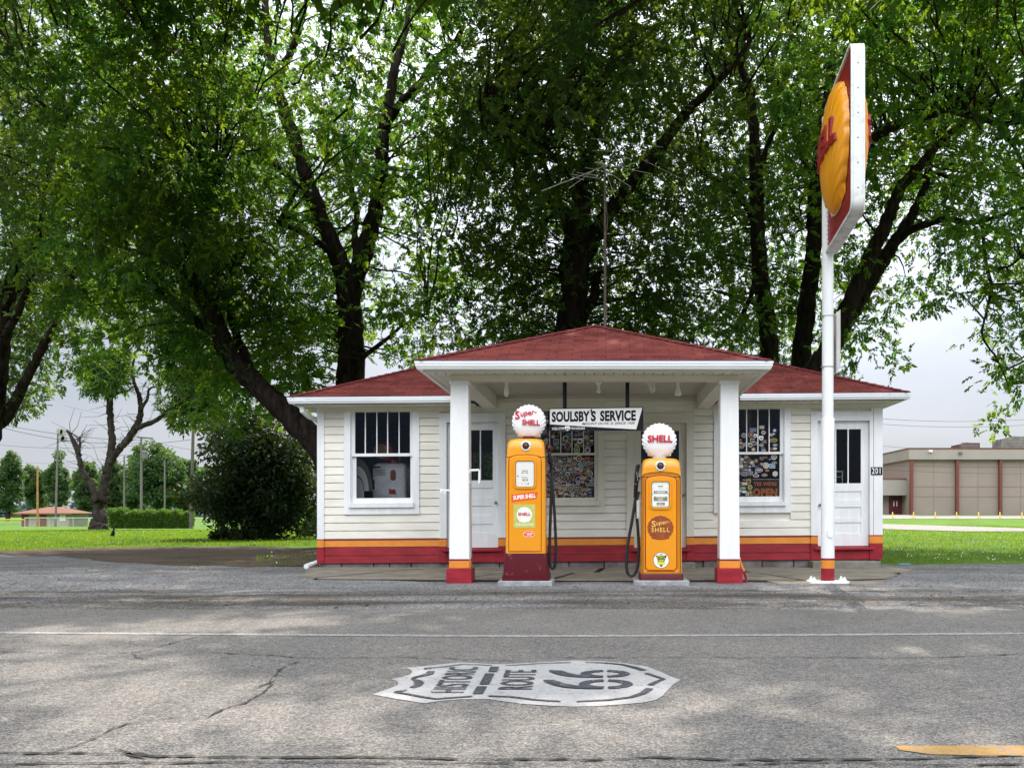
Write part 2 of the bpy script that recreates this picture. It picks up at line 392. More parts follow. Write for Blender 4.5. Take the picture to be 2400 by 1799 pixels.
def sheet(name, poly, z, mat, jag=0.0, step=.25, kind='structure', parent=None, terrain=False):
    "a ground sheet with an irregular outline"
    pts = []
    for i in range(len(poly)):
        a = Vector((*poly[i][:2], 0)); b = Vector((*poly[(i+1) % len(poly)][:2], 0))
        n = max(1, int((b - a).length / step)) if jag else 1
        for k in range(n):
            p = a.lerp(b, k / n)
            if jag:
                p += Vector((mnoise.noise(p * 1.3), mnoise.noise(p * 1.3 + Vector((9, 4, 0))), 0)) * jag
                p += Vector((mnoise.noise(p * 5), mnoise.noise(p * 5 + Vector((9, 4, 0))), 0)) * jag * .45
            pts.append((p.x, p.y, (tz(p.x, p.y) if terrain else 0) + z))
    m_ = MB(); m_.add(pts, [tuple(range(len(pts)))])
    o = m_.build(name, mat, parent)
    if kind: o['kind'] = kind
    return o
# gravel lot in front of and beside the station
sheet('gravel_lot', [(-70, 8), (70, 8), (70, 17.2), (12, 17.1), (7, 17.0), (4.9, 16.4), (4.9, 18), (-5.0, 18), (-5.1, 15.9), (-6.5, 16.3), (-8.6, 17.6), (-10.5, 19.4), (-13.5, 22.6), (-70, 24)], .006, M['gravel'], .22)
sheet('dirt_path', [(-4.8, 15.9), (-6.5, 16.0), (-8.6, 17.2), (-10.7, 18.9), (-15.2, 22.5), (-13.2, 25.2), (-10, 26), (-7, 24.5), (-5.0, 23)], .012, M['dirt'], .5)
road = sheet('road', [(-80, -8), (80, -8), (80, 8.62), (3, 8.72), (-80, 8.8)], .012, M['road'], .05, .5)
# worn edge line
def paintmat(name, col, under, wear=.5, sc=14):
    m = pm(name, col, .8, .3); t = m.node_tree; b = t.nodes['Principled BSDF']
    tcn = t.nodes.new('ShaderNodeTexCoord')
    n = t.nodes.new('ShaderNodeTexNoise'); n.inputs['Scale'].default_value = sc; n.inputs['Detail'].default_value = 9; n.inputs['Roughness'].default_value = .8
    v = t.nodes.new('ShaderNodeTexVoronoi'); v.inputs['Scale'].default_value = 90
    for q in (n, v): t.links.new(tcn.outputs['Object'], q.inputs[0])
    s_ = t.nodes.new('ShaderNodeSeparateColor'); t.links.new(v.outputs['Color'], s_.inputs[0])
    ma = t.nodes.new('ShaderNodeMath'); ma.operation = 'MULTIPLY_ADD'; ma.inputs[1].default_value = .28
    t.links.new(s_.outputs[0], ma.inputs[0]); t.links.new(n.outputs[0], ma.inputs[2])
    r = t.nodes.new('ShaderNodeValToRGB'); r.color_ramp.elements[0].position = wear - .04; r.color_ramp.elements[1].position = wear + .1
    r.color_ramp.elements[0].color = (*under, 1); r.color_ramp.elements[1].color = (*col, 1)
    t.links.new(ma.outputs[0], r.inputs[0]); t.links.new(r.outputs[0], b.inputs['Base Color'])
    bp = t.nodes.new('ShaderNodeBump'); bp.inputs['Strength'].default_value = .5; bp.inputs['Distance'].default_value = .005; bp.invert = True
    t.links.new(v.outputs['Distance'], bp.inputs['Height']); t.links.new(bp.outputs[0], b.inputs['Normal'])
    return m
M['wline'] = paintmat('worn_white_line', (.36, .36, .35), (.19, .187, .183), .62)
M['wshield'] = paintmat('shield_white_paint', (.35, .35, .352), (.23, .228, .225), .50)
M['bpaint'] = paintmat('shield_black_paint', (.045, .047, .06), (.20, .20, .20), .45)
M['yline'] = paintmat('yellow_line', (.42, .235, .06), (.25, .20, .14), .58)
zr = .012
mb = MB()
ptsl = [(-60, 7.02), (G(0, 1486).x, G(0, 1486).y), (G(600, 1490.5).x, G(600, 1490.5).y), (G(1200, 1494.5).x, G(1200, 1494.5).y), (G(1800, 1492).x, G(1800, 1492).y), (G(2400, 1488).x, G(2400, 1488).y), (60, 6.95)]
for (a, b) in zip(ptsl, ptsl[1:]):
    mb.add([(a[0], a[1]-.05, zr+.003), (b[0], b[1]-.05, zr+.003), (b[0], b[1]+.05, zr+.003), (a[0], a[1]+.05, zr+.003)], [(0, 1, 2, 3)])
mb.build('edge_line', M['wline'], road)
def gp(px, py, dz=.003):
    q = G(px, py, zr); return (q.x, q.y, zr + dz)
mb = MB(); mb.add([gp(2095, 1748), gp(2400, 1747), gp(2900, 1747), gp(2900, 1774), gp(2400, 1773), gp(2180, 1768), gp(2110, 1758)][::-1], [tuple(range(7))])
mb.build('center_line', M['yline'], road)
M['tar'] = pm('crack_tar', (.055, .052, .048), .95, .2, .3, 30)
def crack(pts, w, seed, name='crack'):
    rr = random.Random(seed); mbk = MB(); L_, Rr = [], []
    pts = [Vector(gp(*p, dz=.0055)) for p in pts]
    dense = []
    for a, b in zip(pts, pts[1:]):
        n = max(2, int((b - a).length / .035))
        for k in range(n): dense.append(a.lerp(b, k / n))
    dense.append(pts[-1])
    off = 0
    for i, p in enumerate(dense):
        d = (dense[min(i+1, len(dense)-1)] - dense[max(i-1, 0)]).normalized(); nrm = Vector((-d.y, d.x, 0))
        off = off * .8 + rr.uniform(-.009, .009)
        ww = w * (rr.uniform(.15, 1.0) if rr.random() < .8 else rr.uniform(1, 1.9)) * (.3 if i in (0, len(dense)-1) else 1)
        L_.append(p + nrm * (off + ww / 2)); Rr.append(p + nrm * (off - ww / 2))
    n = len(dense)
    mbk.add(L_ + Rr, [(i, i+1, n+i+1, n+i) for i in range(n-1)])
    return mbk.build(name, M['tar'], road)
def zc(pts, x0=0, y0=1350, s=.5425): return [(x0 + a * s, y0 + b * s) for a, b in pts]
crack(zc([(0, 762), (190, 766), (380, 768), (600, 770), (700, 780), (900, 782), (1150, 782), (1400, 785), (1600, 788), (1850, 790), (2212, 793)]), .024, 1)
crack(zc([(0, 793), (300, 796), (470, 792), (700, 788), (900, 797), (1150, 798), (1400, 792), (1700, 790), (1900, 782), (2212, 780)], 1200), .020, 2)
crack(zc([(0, 812), (400, 806), (900, 812), (1300, 808), (1600, 812), (2212, 806)], 0), .014, 3)
crack(zc([(900, 815), (1300, 810), (1800, 818), (2212, 815)], 1200), .012, 4)
crack(zc([(200, 768), (330, 735), (480, 670), (560, 640), (700, 618), (770, 605)]), .009, 5)
crack(zc([(720, 628), (900, 615), (950, 590), (965, 575), (1060, 550), (1130, 510), (1180, 450), (1200, 410), (1240, 385), (1300, 370)]), .011, 6)
crack(zc([(1060, 500), (1130, 470), (1180, 450)]), .01, 7)
crack(zc([(430, 335), (560, 333), (700, 305), (800, 275), (890, 255)]), .013, 8)
crack(zc([(565, 335), (580, 352), (620, 360), (720, 372)]), .010, 9)
crack(zc([(0, 328), (400, 336), (560, 333)]), .012, 10)
crack(zc([(900, 330), (1150, 340), (1300, 355), (1700, 350), (2212, 365)]), .012, 11)
crack(zc([(200, 352), (700, 350), (1200, 352), (1600, 355), (1900, 350), (2212, 335)], 1200), .012, 12)
crack(zc([(640, 560), (700, 540), (760, 545)]), .008, 13)
crack(zc([(500, 745), (560, 775), (640, 790)]), .02, 14)
# painted shield
sh = [(40,255),(200,285),(390,315),(510,298),(640,288),(830,287),(1050,318),(1250,332),(1400,338),(1550,335),(1750,322),(1900,308),(1970,292),(2020,262),(2050,225),(2090,185),(2140,155),(2070,130),(2000,98),(1900,62),(1750,40),(1600,28),(1400,22),(1200,33),(1050,42),(900,48),(760,42),(640,35),(500,50),(270,72),(300,88),(310,102),(295,118),(240,135),(165,150),(205,163),(215,178),(205,194),(150,215),(90,235)]
def zs(a, b, dz=.003): return gp(860 + a * .3436, 1540 + b * .3436, dz)
mb = MB()
sp_ = [zs(*p) for p in sh]; cen = zs(1100, 180)
mb.add(sp_, [tuple(range(len(sp_)))[::-1]])
shield = mb.build('route_shield_marking', M['wshield'], road)
def stroke(mbk, pts, ws):
    ws = [a * .8 for a in ws] if hasattr(ws, '__len__') else ws * .8
    Ls, Rs = [], []
    q = [Vector(zs(*p, .0075)) for p in pts]
    for i, p in enumerate(q):
        d = (q[min(i+1, len(q)-1)] - q[max(i-1, 0)]).normalized(); nrm = Vector((-d.y, d.x, 0)); w_ = ws if not hasattr(ws, '__len__') else ws[i]
        Ls.append(p + nrm * w_ / 2); Rs.append(p - nrm * w_ / 2)
    n = len(q); mbk.add(Ls + Rs, [(i, i+1, n+i+1, n+i) for i in range(n-1)])
mb = MB()
stroke(mb, [(392,80),(520,70),(650,52),(760,55),(855,60)], .022)
stroke(mb, [(945,60),(1060,55),(1180,46),(1390,39)], .022)
stroke(mb, [(1490,38),(1620,42),(1740,54),(1820,72),(1890,94)], [.02,.03,.035,.05,.05])
stroke(mb, [(1905,113),(1960,132),(2025,153),(1980,170),(1930,195)], [.04,.03,.03,.03,.045])
stroke(mb, [(1930,218),(1880,252),(1800,278),(1650,297),(1430,308)], [.05,.045,.035,.03,.025])
stroke(mb, [(1320,307),(1150,296),(980,275),(830,270)], .03)
stroke(mb, [(718,272),(600,280),(470,290),(380,277),(270,255),(190,243)], .03)
stroke(mb, [(190,243),(235,235),(272,229)], .03)
stroke(mb, [(392,80),(405,86),(440,84)], .02)
stroke(mb, [(440,100),(425,118),(380,130),(335,140),(305,153)], [.05,.06,.05,.04,.02])
stroke(mb, [(310,153),(345,165),(358,180),(345,198),(305,212)], [.02,.05,.06,.05,.04])
stroke(mb, [(872,70),(858,104)], .062); stroke(mb, [(838,116),(800,190)], .062); stroke(mb, [(785,204),(755,255)], .062)
# the two sixes: tail and bowl, with stencil gaps
for (y0, k) in ((118, 0), (190, 1)):
    cx_, cy_, rx, ry = (1625, 117, 170, 25) if not k else (1630, 188, 185, 32)
    for a0, a1 in ((-84, 84), (96, 264)):
        n_ = 14; A_ = []; B_ = []
        for q_ in range(n_ + 1):
            a = R(a0 + (a1 - a0) * q_ / n_); A_.append(zs(cx_ + rx * math.cos(a), cy_ + ry * math.sin(a), .0075)); B_.append(zs(cx_ + (rx - 72) * math.cos(a), cy_ + (ry * .55) * math.sin(a), .0075))
        mb.add(A_ + B_, [(i, i+1, n_+2+i, n_+1+i) for i in range(n_)])
    top_, bot_ = (([(1240,94),(1330,97),(1375,113),(1440,126),(1530,131),(1612,131)], [(1250,106),(1305,125),(1375,136),(1440,141),(1530,143),(1612,143)]) if not k else
                  ([(1200,160),(1280,163),(1340,184),(1420,198),(1520,205),(1612,206)], [(1212,172),(1268,196),(1345,212),(1420,218),(1520,221),(1612,221)]))
    mb.add([zs(a, b, .0082) for a, b in top_] + [zs(a, b, .0082) for a, b in bot_], [(i, i+1, 7+i, 6+i) for i in range(5)])
def gtext(s, p0, p1, q0, q1, off=.008, space=1.1):
    "word on the road: p0->p1 baseline (near to far), q0->q1 its top edge"
    a, b, c, d = [Vector(zs(*q, .0075)) for q in (p0, p1, q0, q1)]
    v, f = textmesh(s, off, space)
    mb.add([(a.lerp(b, x)).lerp(c.lerp(d, x), y) for x, y in v], f)
gtext('HISTORIC', (665, 246), (765, 72), (430, 246), (565, 72))
gtext('ROUTE', (1130, 224), (1160, 92), (890, 224), (945, 92), .012)
mb.build('shield_lettering', M['bpaint'], shield)

# concrete apron under the canopy, laid over damp dark soil that shows in its joints
M['soil'] = pm('damp_soil', (.025, .02, .016), .95, .1, .3, 12)
sheet('soil_bed', [(-3.9, 12.8), (-1.9, 12.35), (2.5, 12.3), (3.7, 12.7), (4.2, 13.7), (4.6, 15.38), (-4.7, 15.38), (-4.5, 14.2)], .014, M['soil'], .12)
apr = bpy.data.objects.new('concrete_apron', None); COL.objects.link(apr); apr['kind'] = 'structure'
YA0, YA1 = 12.55, 15.36
def slab(poly, z=.03):
    m_ = MB(); m_.prism(poly, -.02, z, axis='z'); return m_.build('slab', M['concrete'], apr, bevel=.008)
def gx(px, py): q = G(px, py, .03); return (q.x, q.y)
xl, xr = gx(640, 1352)[0], gx(2110, 1352)[0]
slab([(-4.45, 14.09), (-3.44, 14.09), (-2.62, YA1), (-4.68, YA1), (-4.72, 15.0)])
slab([(-4.3, 13.3), (-3.95, 12.95), (-3.40, 14.02), (-4.42, 14.02)])
slab([(-3.87, 12.75), (-2.05, 12.6), (-1.5, 14.0), (-3.30, 14.0)])
slab([(-3.30, 14.09), (-.19, 14.09), (-.09, YA1), (-2.46, YA1)])
slab([(-1.96, 12.6), (-.78, 12.6), (-.50, 13.98), (-1.40, 13.98)])
slab([(-.69, 12.45), (.54, 12.45), (.46, 13.98), (-.41, 13.98)])
slab([(-.09, 14.09), (2.06, 14.09), (1.96, YA1), (.01, YA1)])
slab([(.63, 12.55), (2.50, 12.5), (2.15, 14.02), (.54, 14.02)])
slab([(2.6, 12.45), (3.75, 12.8), (4.15, 13.5), (4.2, 14.02), (2.2, 14.02)])
slab([(2.15, 14.09), (4.3, 14.09), (4.75, 14.7), (4.6, YA1), (2.05, YA1)])
slab([(2.15, 11.85), (3.5, 11.85), (3.6, 12.42), (2.1, 12.47)], .018)
# ------------------------------------------------------------------ the station
YW = 15.4; K = .0075
def WX(px, Y=YW): return X(px, Y)
def WZ(px, py, Y=YW): return Z(py, Y) - K * X(px, Y)
ST = thing('service_station', (0, 15.4, 0), 'low cream clapboard filling station with red hipped roofs, white trim and a two-column pump canopy', 'building')
XL, XR = WX(744), WX(2068)
ZB = WZ(1400, 1315)              # bottom of the red boards
ZR = WZ(1400, 1277)              # red / orange
ZO = WZ(1400, 1260.5)            # orange / thin red line
ZO2 = ZO + .018
ZT = WZ(1400, 947)               # wall top in the wings
ZC = 2.80                        # porch ceiling
XPL, XPR = -1.77, 1.50           # inner faces of the porch side beams
wins = [dict(c=(807, 983), g=(831.5, 960.5), up=(963, 1062), lo=(1069, 1166.5), sill=(1178, 1189), cas=(950, 1204.5), mun=(855.4, 882.5, 907.8, 934.7)),
        dict(c=(1224, 1417), g=(1258, 1393), up=(962, 1061), lo=(1066.5, 1165.5), sill=(1174, 1185), cas=(931, 1202), mun=(1288, 1314.2, 1340.5, 1367.6)),
        dict(c=(1673, 1853), g=(1697, 1828.5), up=(958, 1058.5), lo=(1064.3, 1163), sill=(1175, 1185.5), cas=(947, 1201), mun=(1723.7, 1750.4, 1776.8, 1803.3))]
doors = [dict(c=(1030.5, 1185), l=(1047, 1168), cas=968.5, top=989, g=(1066, 1154), gz=(1007, 1125), mun=(1095.4, 1124.8), bot=1283),
         dict(c=(1469, 1627), l=(1485.5, 1609), cas=968, top=991.5, g=(1502.5, 1592), gz=(1008.7, 1125), mun=(), bot=1283),
         dict(c=(1900, 2042.5), l=(1916, 2038), cas=963.5, top=985.5, g=(1931.5, 2020), gz=(1004.8, 1132), mun=(1960.5, 1990), bot=1279)]
holes = []
for w_ in wins:
    cx = sum(w_['c'])/2
    holes.append((WX(w_['c'][0]) + .04, WX(w_['c'][1]) - .04, WZ(cx, w_['cas'][1]) + .04, WZ(cx, w_['cas'][0]) - .04))
for d_ in doors:
    cx = sum(d_['c'])/2
    holes.append((WX(d_['c'][0]) + .04, WX(d_['c'][1]) - .03, ZB + .05, WZ(cx, d_['cas']) - .04))
def spans(x0, x1, z0, z1, hs, pad=0):
    out = [(x0, x1)]
    for (a, b, c, d) in hs:
        if z1 <= c or z0 >= d: continue
        nw = []
        for (p, q) in out:
            if b <= p or a >= q: nw.append((p, q)); continue
            if a > p: nw.append((p, a))
            if b < q: nw.append((b, q))
        out = nw
    return [(p, q) for p, q in out if q - p > .01]
# sheathing with openings
mb = MB(K)
zs_ = sorted(set([ZB, ZC] + [h[2] for h in holes] + [h[3] for h in holes]))
for z0, z1 in zip(zs_, zs_[1:]):
    for a, b in spans(XL + .005, XR - .005, z0 + .001, z1 - .001, holes):
        if z0 >= ZT - .2 and False: pass
        mb.box(a, b, YW + .022, YW + .12, z0, z1)
mb.build('wall', M['cream'], ST)
# boards
casings = []
for w_ in wins:
    cx = sum(w_['c'])/2; casings.append((WX(w_['c'][0]), WX(w_['c'][1]), WZ(cx, w_['cas'][1]), WZ(cx, w_['cas'][0])))
for d_ in doors:
    cx = sum(d_['c'])/2; casings.append((WX(d_['c'][0]), WX(d_['c'][1]) + (.2 if d_ is doors[2] else 0), -1, WZ(cx, d_['cas'])))
XCL, XCR = WX(760), WX(2041)
pitch = .1300
def board(mb, a, b, z0, z1, m=0):
    g = .007
    poly = [(YW + .022, z0 + .002), (YW - .004, z0 + .002), (YW - .006, z0 + .006), (YW + .001, z1 - g - .006), (YW + .008, z1 - g), (YW + .022, z1 - g)]
    if z1 - z0 < .03: poly = [(YW + .022, z0), (YW - .006, z0), (YW - .004, z1 - .001), (YW + .022, z1 - .001)]
    mb.prism(poly, a, b, m, 'x')
mb = MB(K); z = ZO2
while z < ZC - .01:
    z1 = min(z + pitch, ZC)
    lim = holes and casings
    for a, b in spans(XCL, XCR, z, z1, casings):
        if z1 > ZT + .02:        # only inside the porch does the wall go up to the ceiling
            a, b = max(a, XPL), min(b, XPR + .1)
            if b - a < .02: continue
        board(mb, a, b, z, z1)
    z += pitch
mb.build('siding', M['cream'], ST)
mb = MB(K)
for a, b in spans(XCL, XCR, ZR, ZO, casings):
    mb = MB(K); board(mb, a, b, ZO, ZO2 - .001, 1); board(mb, a, b, ZR, ZO, 0)
    mb.build('orange_band', [M['orange'], M['dred']], ST)
    mb = MB(K); board(mb, a, b, ZB, ZB + .125); board(mb, a, b, ZB + .125, ZR)
    mb.build('red_band', M['red'], ST)
# corner boards with painted feet
for (a, b, nm) in ((XL, XCL, 'l'), (XCR, XR, 'r')):
    mb = MB(K)
    mb.box(a, b, YW - .022, YW + .08, ZO2, ZT + .03, 0)
    if nm == 'r': mb.box(a + .035, a + .041, YW - .0235, YW - .02, ZO2, ZT, 3)
    mb.box(a, b, YW - .024, YW + .08, ZO, ZO2, 3); mb.box(a - (.0 if nm == 'l' else .005), b, YW - .026, YW + .08, ZR, ZO, 1); mb.box(a, b, YW - .024, YW + .08, ZB, ZR, 2)
    mb.build('corner_board', [M['white'], M['orange'], M['red'], M['dred']], ST)
# side, back walls and inner room
mb = MB(K)
YB = 20.9
mb.box(XL, XL + .10, YW + .12, YB, ZB, ZT); mb.box(XR - .10, XR, YW + .12, YB, ZB, ZT)
bx0, bx1, bz0, bz1 = -2.95, -2.45, 1.62, 2.30
mb.box(XL, bx0, YB, YB + .1, ZB, ZT); mb.box(bx1, XR, YB, YB + .1, ZB, ZT); mb.box(bx0, bx1, YB, YB + .1, ZB, bz0); mb.box(bx0, bx1, YB, YB + .1, bz1, ZT)
mb.build('rear_wall', M['cream'], ST)
mb = MB(K)
mb.box(XL + .12, XR - .12, YW + .14, YB - .02, ZB, ZB + .06); mb.box(XL + .11, XR - .11, YW + .13, YB - .01, ZT - .06, ZT - .03)
mb.box(XL + .105, XL + .13, YW + .14, YB - .02, ZB + .06, ZT - .06); mb.box(XR - .13, XR - .105, YW + .14, YB - .02, ZB + .06, ZT - .06)
yb = YB - .04
mb.box(XL + .13, bx0, yb, YB - .005, ZB + .06, ZT - .06); mb.box(bx1, XR - .13, yb, YB - .005, ZB + .06, ZT - .06); mb.box(bx0, bx1, yb, YB - .005, ZB + .06, bz0); mb.box(bx0, bx1, yb, YB - .005, bz1, ZT - .06)
mb.build('interior', M['dark'], ST)
# foundation
mb = MB()
rr = random.Random(3); x = XL + .03
while x < XR - .05:
    w0 = rr.uniform(.25, .7); x1 = min(x + w0, XR - .02)
    mb.box(x, x1 - .012, YW + .01 + rr.uniform(0, .03), YW + .3, -.05, Z(1319, YW) + .045 + K * x - rr.uniform(0, .006)); x = x1
mb.box(XL + .04, XL + .3, YW + .3, YB, -.05, ZB - .04); mb.box(XR - .3, XR - .04, YW + .3, YB, -.05, ZB + .02)
mb.build('foundation', M['stone'], ST, bevel=.015)

# windows
def ring(mb, x0, x1, z0, z1, wl, wr, wb, wt, y0, y1, m=0):
    mb.box(x0, x0 + wl, y0, y1, z0, z1, m); mb.box(x1 - wr, x1, y0, y1, z0, z1, m)
    mb.box(x0 + wl, x1 - wr, y0, y1, z0, z0 + wb, m); mb.box(x0 + wl, x1 - wr, y0, y1, z1 - wt, z1, m)
def window(w_, trim):
    cx = sum(w_['c'])/2; zf = lambda py: WZ(cx, py)
    x0, x1 = WX(w_['c'][0]), WX(w_['c'][1]); g0, g1 = WX(w_['g'][0]), WX(w_['g'][1])
    zt, zb = zf(w_['cas'][0]), zf(w_['cas'][1]); s0, s1 = zf(w_['sill'][1]), zf(w_['sill'][0])
    mb = MB(K); cw = .105
    ztop = min(zt, zf(w_['up'][0]) + .07) if w_ is not wins[1] else zf(957)
    # casing
    mb.box(x0, x0 + cw, YW - .028, YW + .10, zb, zt); mb.box(x1 - cw, x1, YW - .028, YW + .10, zb, zt)
    mb.box(x0 + cw, x1 - cw, YW - .026, YW + .10, zb, s0 - .002)
    mb.box(x0 + cw, x1 - cw, YW - .026, YW + .10, ztop, zt)
    W = mb.build('window', trim, ST)
    mb = MB(K); mb.box(x0 + cw - .02, x1 - cw + .02, YW - .06, YW + .09, s0, s1); mb.build('sill', trim, W, bevel=.004)
    i0, i1 = x0 + cw + .001, x1 - cw - .001
    mb = MB(K)
    ul, uh, ll, lh = zf(w_['up'][1]), zf(w_['up'][0]), zf(w_['lo'][1]), zf(w_['lo'][0])
    # outer (upper) sash and set-back lower sash
    mb.box(i0, g0, YW + .012, YW + .045, ul, ztop - .001); mb.box(g1, i1, YW + .012, YW + .045, ul, ztop - .001)
    mb.box(g0, g1, YW + .012, YW + .045, uh, ztop - .001)
    mb.box(i0, i1, YW + .005, YW + .045, lh, ul)
    mb.box(i0 + .012, g0 + .012, YW + .046, YW + .075, s1, lh); mb.box(g1 - .0, i1 - .012, YW + .046, YW + .075, s1, lh)
    mb.box(g0 + .012, g1, YW + .046, YW + .075, s1, ll)
    mb.box(i0, i0 + .012, YW + .0, YW + .09, s1, lh - .001); mb.box(i1 - .012, i1, YW + .0, YW + .09, s1, lh - .001)
    mb.build('sash', trim, W, bevel=.003)
    mb = MB(K)
    for q in w_['mun']: mb.box(WX(q) - .008, WX(q) + .008, YW + .018, YW + .04, ul, uh)
    mb.build('muntin', trim, W)
    mb = MB(K)
    mb.box(g0, g1, YW + .029, YW + .032, ul, uh); mb.box(g0 + .012, g1, YW + .060, YW + .063, ll, lh)
    mb.build('glass', M['glass'], W)
    return W, (g0, g1, ul, uh, ll, lh)
WIN = []
for i, w_ in enumerate(wins): WIN.append(window(w_, M['white'] if i != 1 else M['creamtrim']))
# rear window glass
mb = MB(K); ring(mb, bx0, bx1, bz0, bz1, .03, .03, .03, .03, YB - .002, YB + .104); 
mb.box((bx0+bx1)/2 - .01, (bx0+bx1)/2 + .01, YB + .02, YB + .05, bz0 + .03, bz1 - .03)
mb.build('rear_window', M['dark'], ST)

# doors
def door(d_, trim, leafm, i):
    cx = sum(d_['c'])/2; zf = lambda py: WZ(cx, py)
    x0, x1 = WX(d_['c'][0]), WX(d_['c'][1]); l0, l1 = WX(d_['l'][0]), WX(d_['l'][1])
    zt, zl = zf(d_['cas']), zf(d_['top']); zb = zf(d_['bot'])
    mb = MB(K)
    for (a, b) in ((x0, l0), (l1, x1 if i < 2 else WX(2041) - .002)):
        mb.box(a, b, YW - .028, YW + .12, ZO2, zt, 0)
        mb.box(a, b, YW - .030, YW + .12, ZO, ZO2, 3); mb.box(a, b, YW - .032, YW + .12, ZR, ZO, 1); mb.box(a, b, YW - .030, YW + .12, ZB, ZR, 2)
    mb.box(l0, l1, YW - .026, YW + .12, zl, zt - .001)
    D = mb.build('door', [trim, M['orange'], M['red'], M['dred']], ST)
    mb = MB(K)
    mb.box(l0, l1, YW - .012, YW + .12, ZB + .001, zb - .06); mb.box(l0 - .06, l1 + .06, YW - .075, YW + .04, zb - .058, zb - .02)
    mb.prism([(YW - .04, zb - .0195), (YW + .1, zb - .0195), (YW + .1, zb - .002)], l0, l1, 0, 'x')
    mb.build('threshold', M['red'], D, bevel=.004)
    # leaf: stiles, rails, sunk panels
    g0, g1 = WX(d_['g'][0]), WX(d_['g'][1]); gz1, gz0 = zf(d_['gz'][0]), zf(d_['gz'][1])
    ya, yb_ = YW + .05, YW + .095
    mb = MB(K); zl -= .003
    mb.box(l0 + .003, g0, ya, yb_, zb, zl); mb.box(g1, l1 - .003, ya, yb_, zb, zl)
    mb.box(g0, g1, ya, yb_, gz1, zl)
    pans = [(1151, 1171), (1188, 1213), (1224, 1250)] if i == 2 else [(1143, 1166), (1185, 1207), (1228, 1248)]
    zs2 = [gz0] + [zf(q) for p in pans for q in p] + [zb]
    for k in range(0, len(zs2), 2): mb.box(g0, g1, ya, yb_, zs2[k+1], zs2[k])
    for k in range(1, len(zs2) - 1, 2): mb.box(g0, g1, ya + .014, yb_, zs2[k+1], zs2[k])
    leaf = mb.build('leaf', leafm, D, bevel=.003)
    mb = MB(K)
    for q in d_['mun']: mb.box(WX(q) - .009, WX(q) + .009, ya + .004, yb_ - .004, gz0, gz1)
    if d_['mun']: mb.build('muntin', leafm, D)
    mb = MB(K); mb.box(g0, g1, ya + .02, ya + .024, gz0, gz1); mb.build('glass', M['glass'], D)
    mb = MB(K)
    hx, hz = {0: (1172, 1120), 1: (1613, 1160), 2: (1922, 1183)}[i]
    hx = WX(hx); hz = zf(hz)
    if i == 0: hx = l1 - .04; hz = zf(1178)
    if i == 1: hx = l1 - .035
    mb.lathe((hx, ya - .05, hz), [(.008, .05), (.010, .02), (.022, .015), (.026, .0), (.018, -.012)], 12, 0, 'y')
    mb.build('handle', M['brass'], D, True)
    return D
door(doors[0], M['white'], M['white'], 0); door(doors[1], M['creamtrim'], M['creamtrim'], 1); door(doors[2], M['white'], M['white'], 2)
# concrete door steps
for (a, b, y0, y1) in ((1905, 2065, 1315, 1330), (1592, 1630, 1318, 1331), ):
    mb = MB(); yy = YW - .32
    mb.box(X(a, yy), X(b, yy), yy, YW - .0, .0, Z(y0, yy)); mb.build('door_step', M['concstep'], ST, bevel=.012)

# porch columns, beams, ceiling
YC = 12.11
colz = Z(890.5, YC)
def column(px0, px1, bw0, bw1):
    x0, x1 = X(px0, YC), X(px1, YC); mb = MB(); w = .235; zb1, zo1, zo2 = Z(1331, YC), Z(1314, YC), Z(1310, YC)
    cx = (x0 + x1) / 2; yc = YC + .02 + w / 2
    def fr(za, zb_, ha, hb, m):
        vs = []
        for z_, h_ in ((za, ha), (zb_, hb)):
            vs += [(cx - h_, yc - h_, z_), (cx + h_, yc - h_, z_), (cx + h_, yc + h_, z_), (cx - h_, yc + h_, z_)]
        mb.add(vs, [(0,3,2,1),(4,5,6,7),(0,1,5,4),(1,2,6,5),(2,3,7,6),(3,0,4,7)], m)
    fr(zo2, colz - .05, .128, .114, 0); fr(colz - .05, colz, .130, .130, 0)
    fr(zo1, zo2, .1295, .129, 3); fr(zb1, zo1, .130, .130, 1); fr(-.02, zb1, .162, .160, 2)
    return mb.build('column', [M['white_col'], M['orange'], M['red'], M['dred']], ST, bevel=.006), cx, yc
c1, cxl, ycl = column(1054, 1098, 0, 0); c2, cxr, ycr = column(1688.5, 1732.5, 0, 0)
zbm0, zbm1 = colz + .001, 2.655
mb = MB(); mb.box(cxl - .115, cxr + .115, YC + .02, YC + .22, zbm0, zbm1); mb.build('front_beam', M['soffit'], ST, bevel=.004)
for cx in (cxl, cxr):
    mb = MB(); s_ = 1
    mb.box(cx - .11, cx + .10, YC + .225, YW - .03, zbm0, ZC + .05); mb.build('side_beam', M['creamtrim'], ST)
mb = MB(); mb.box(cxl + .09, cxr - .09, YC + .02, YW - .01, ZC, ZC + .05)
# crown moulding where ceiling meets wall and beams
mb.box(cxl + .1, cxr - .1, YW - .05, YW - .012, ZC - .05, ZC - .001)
mb.build('ceiling', M['ceil'], ST)

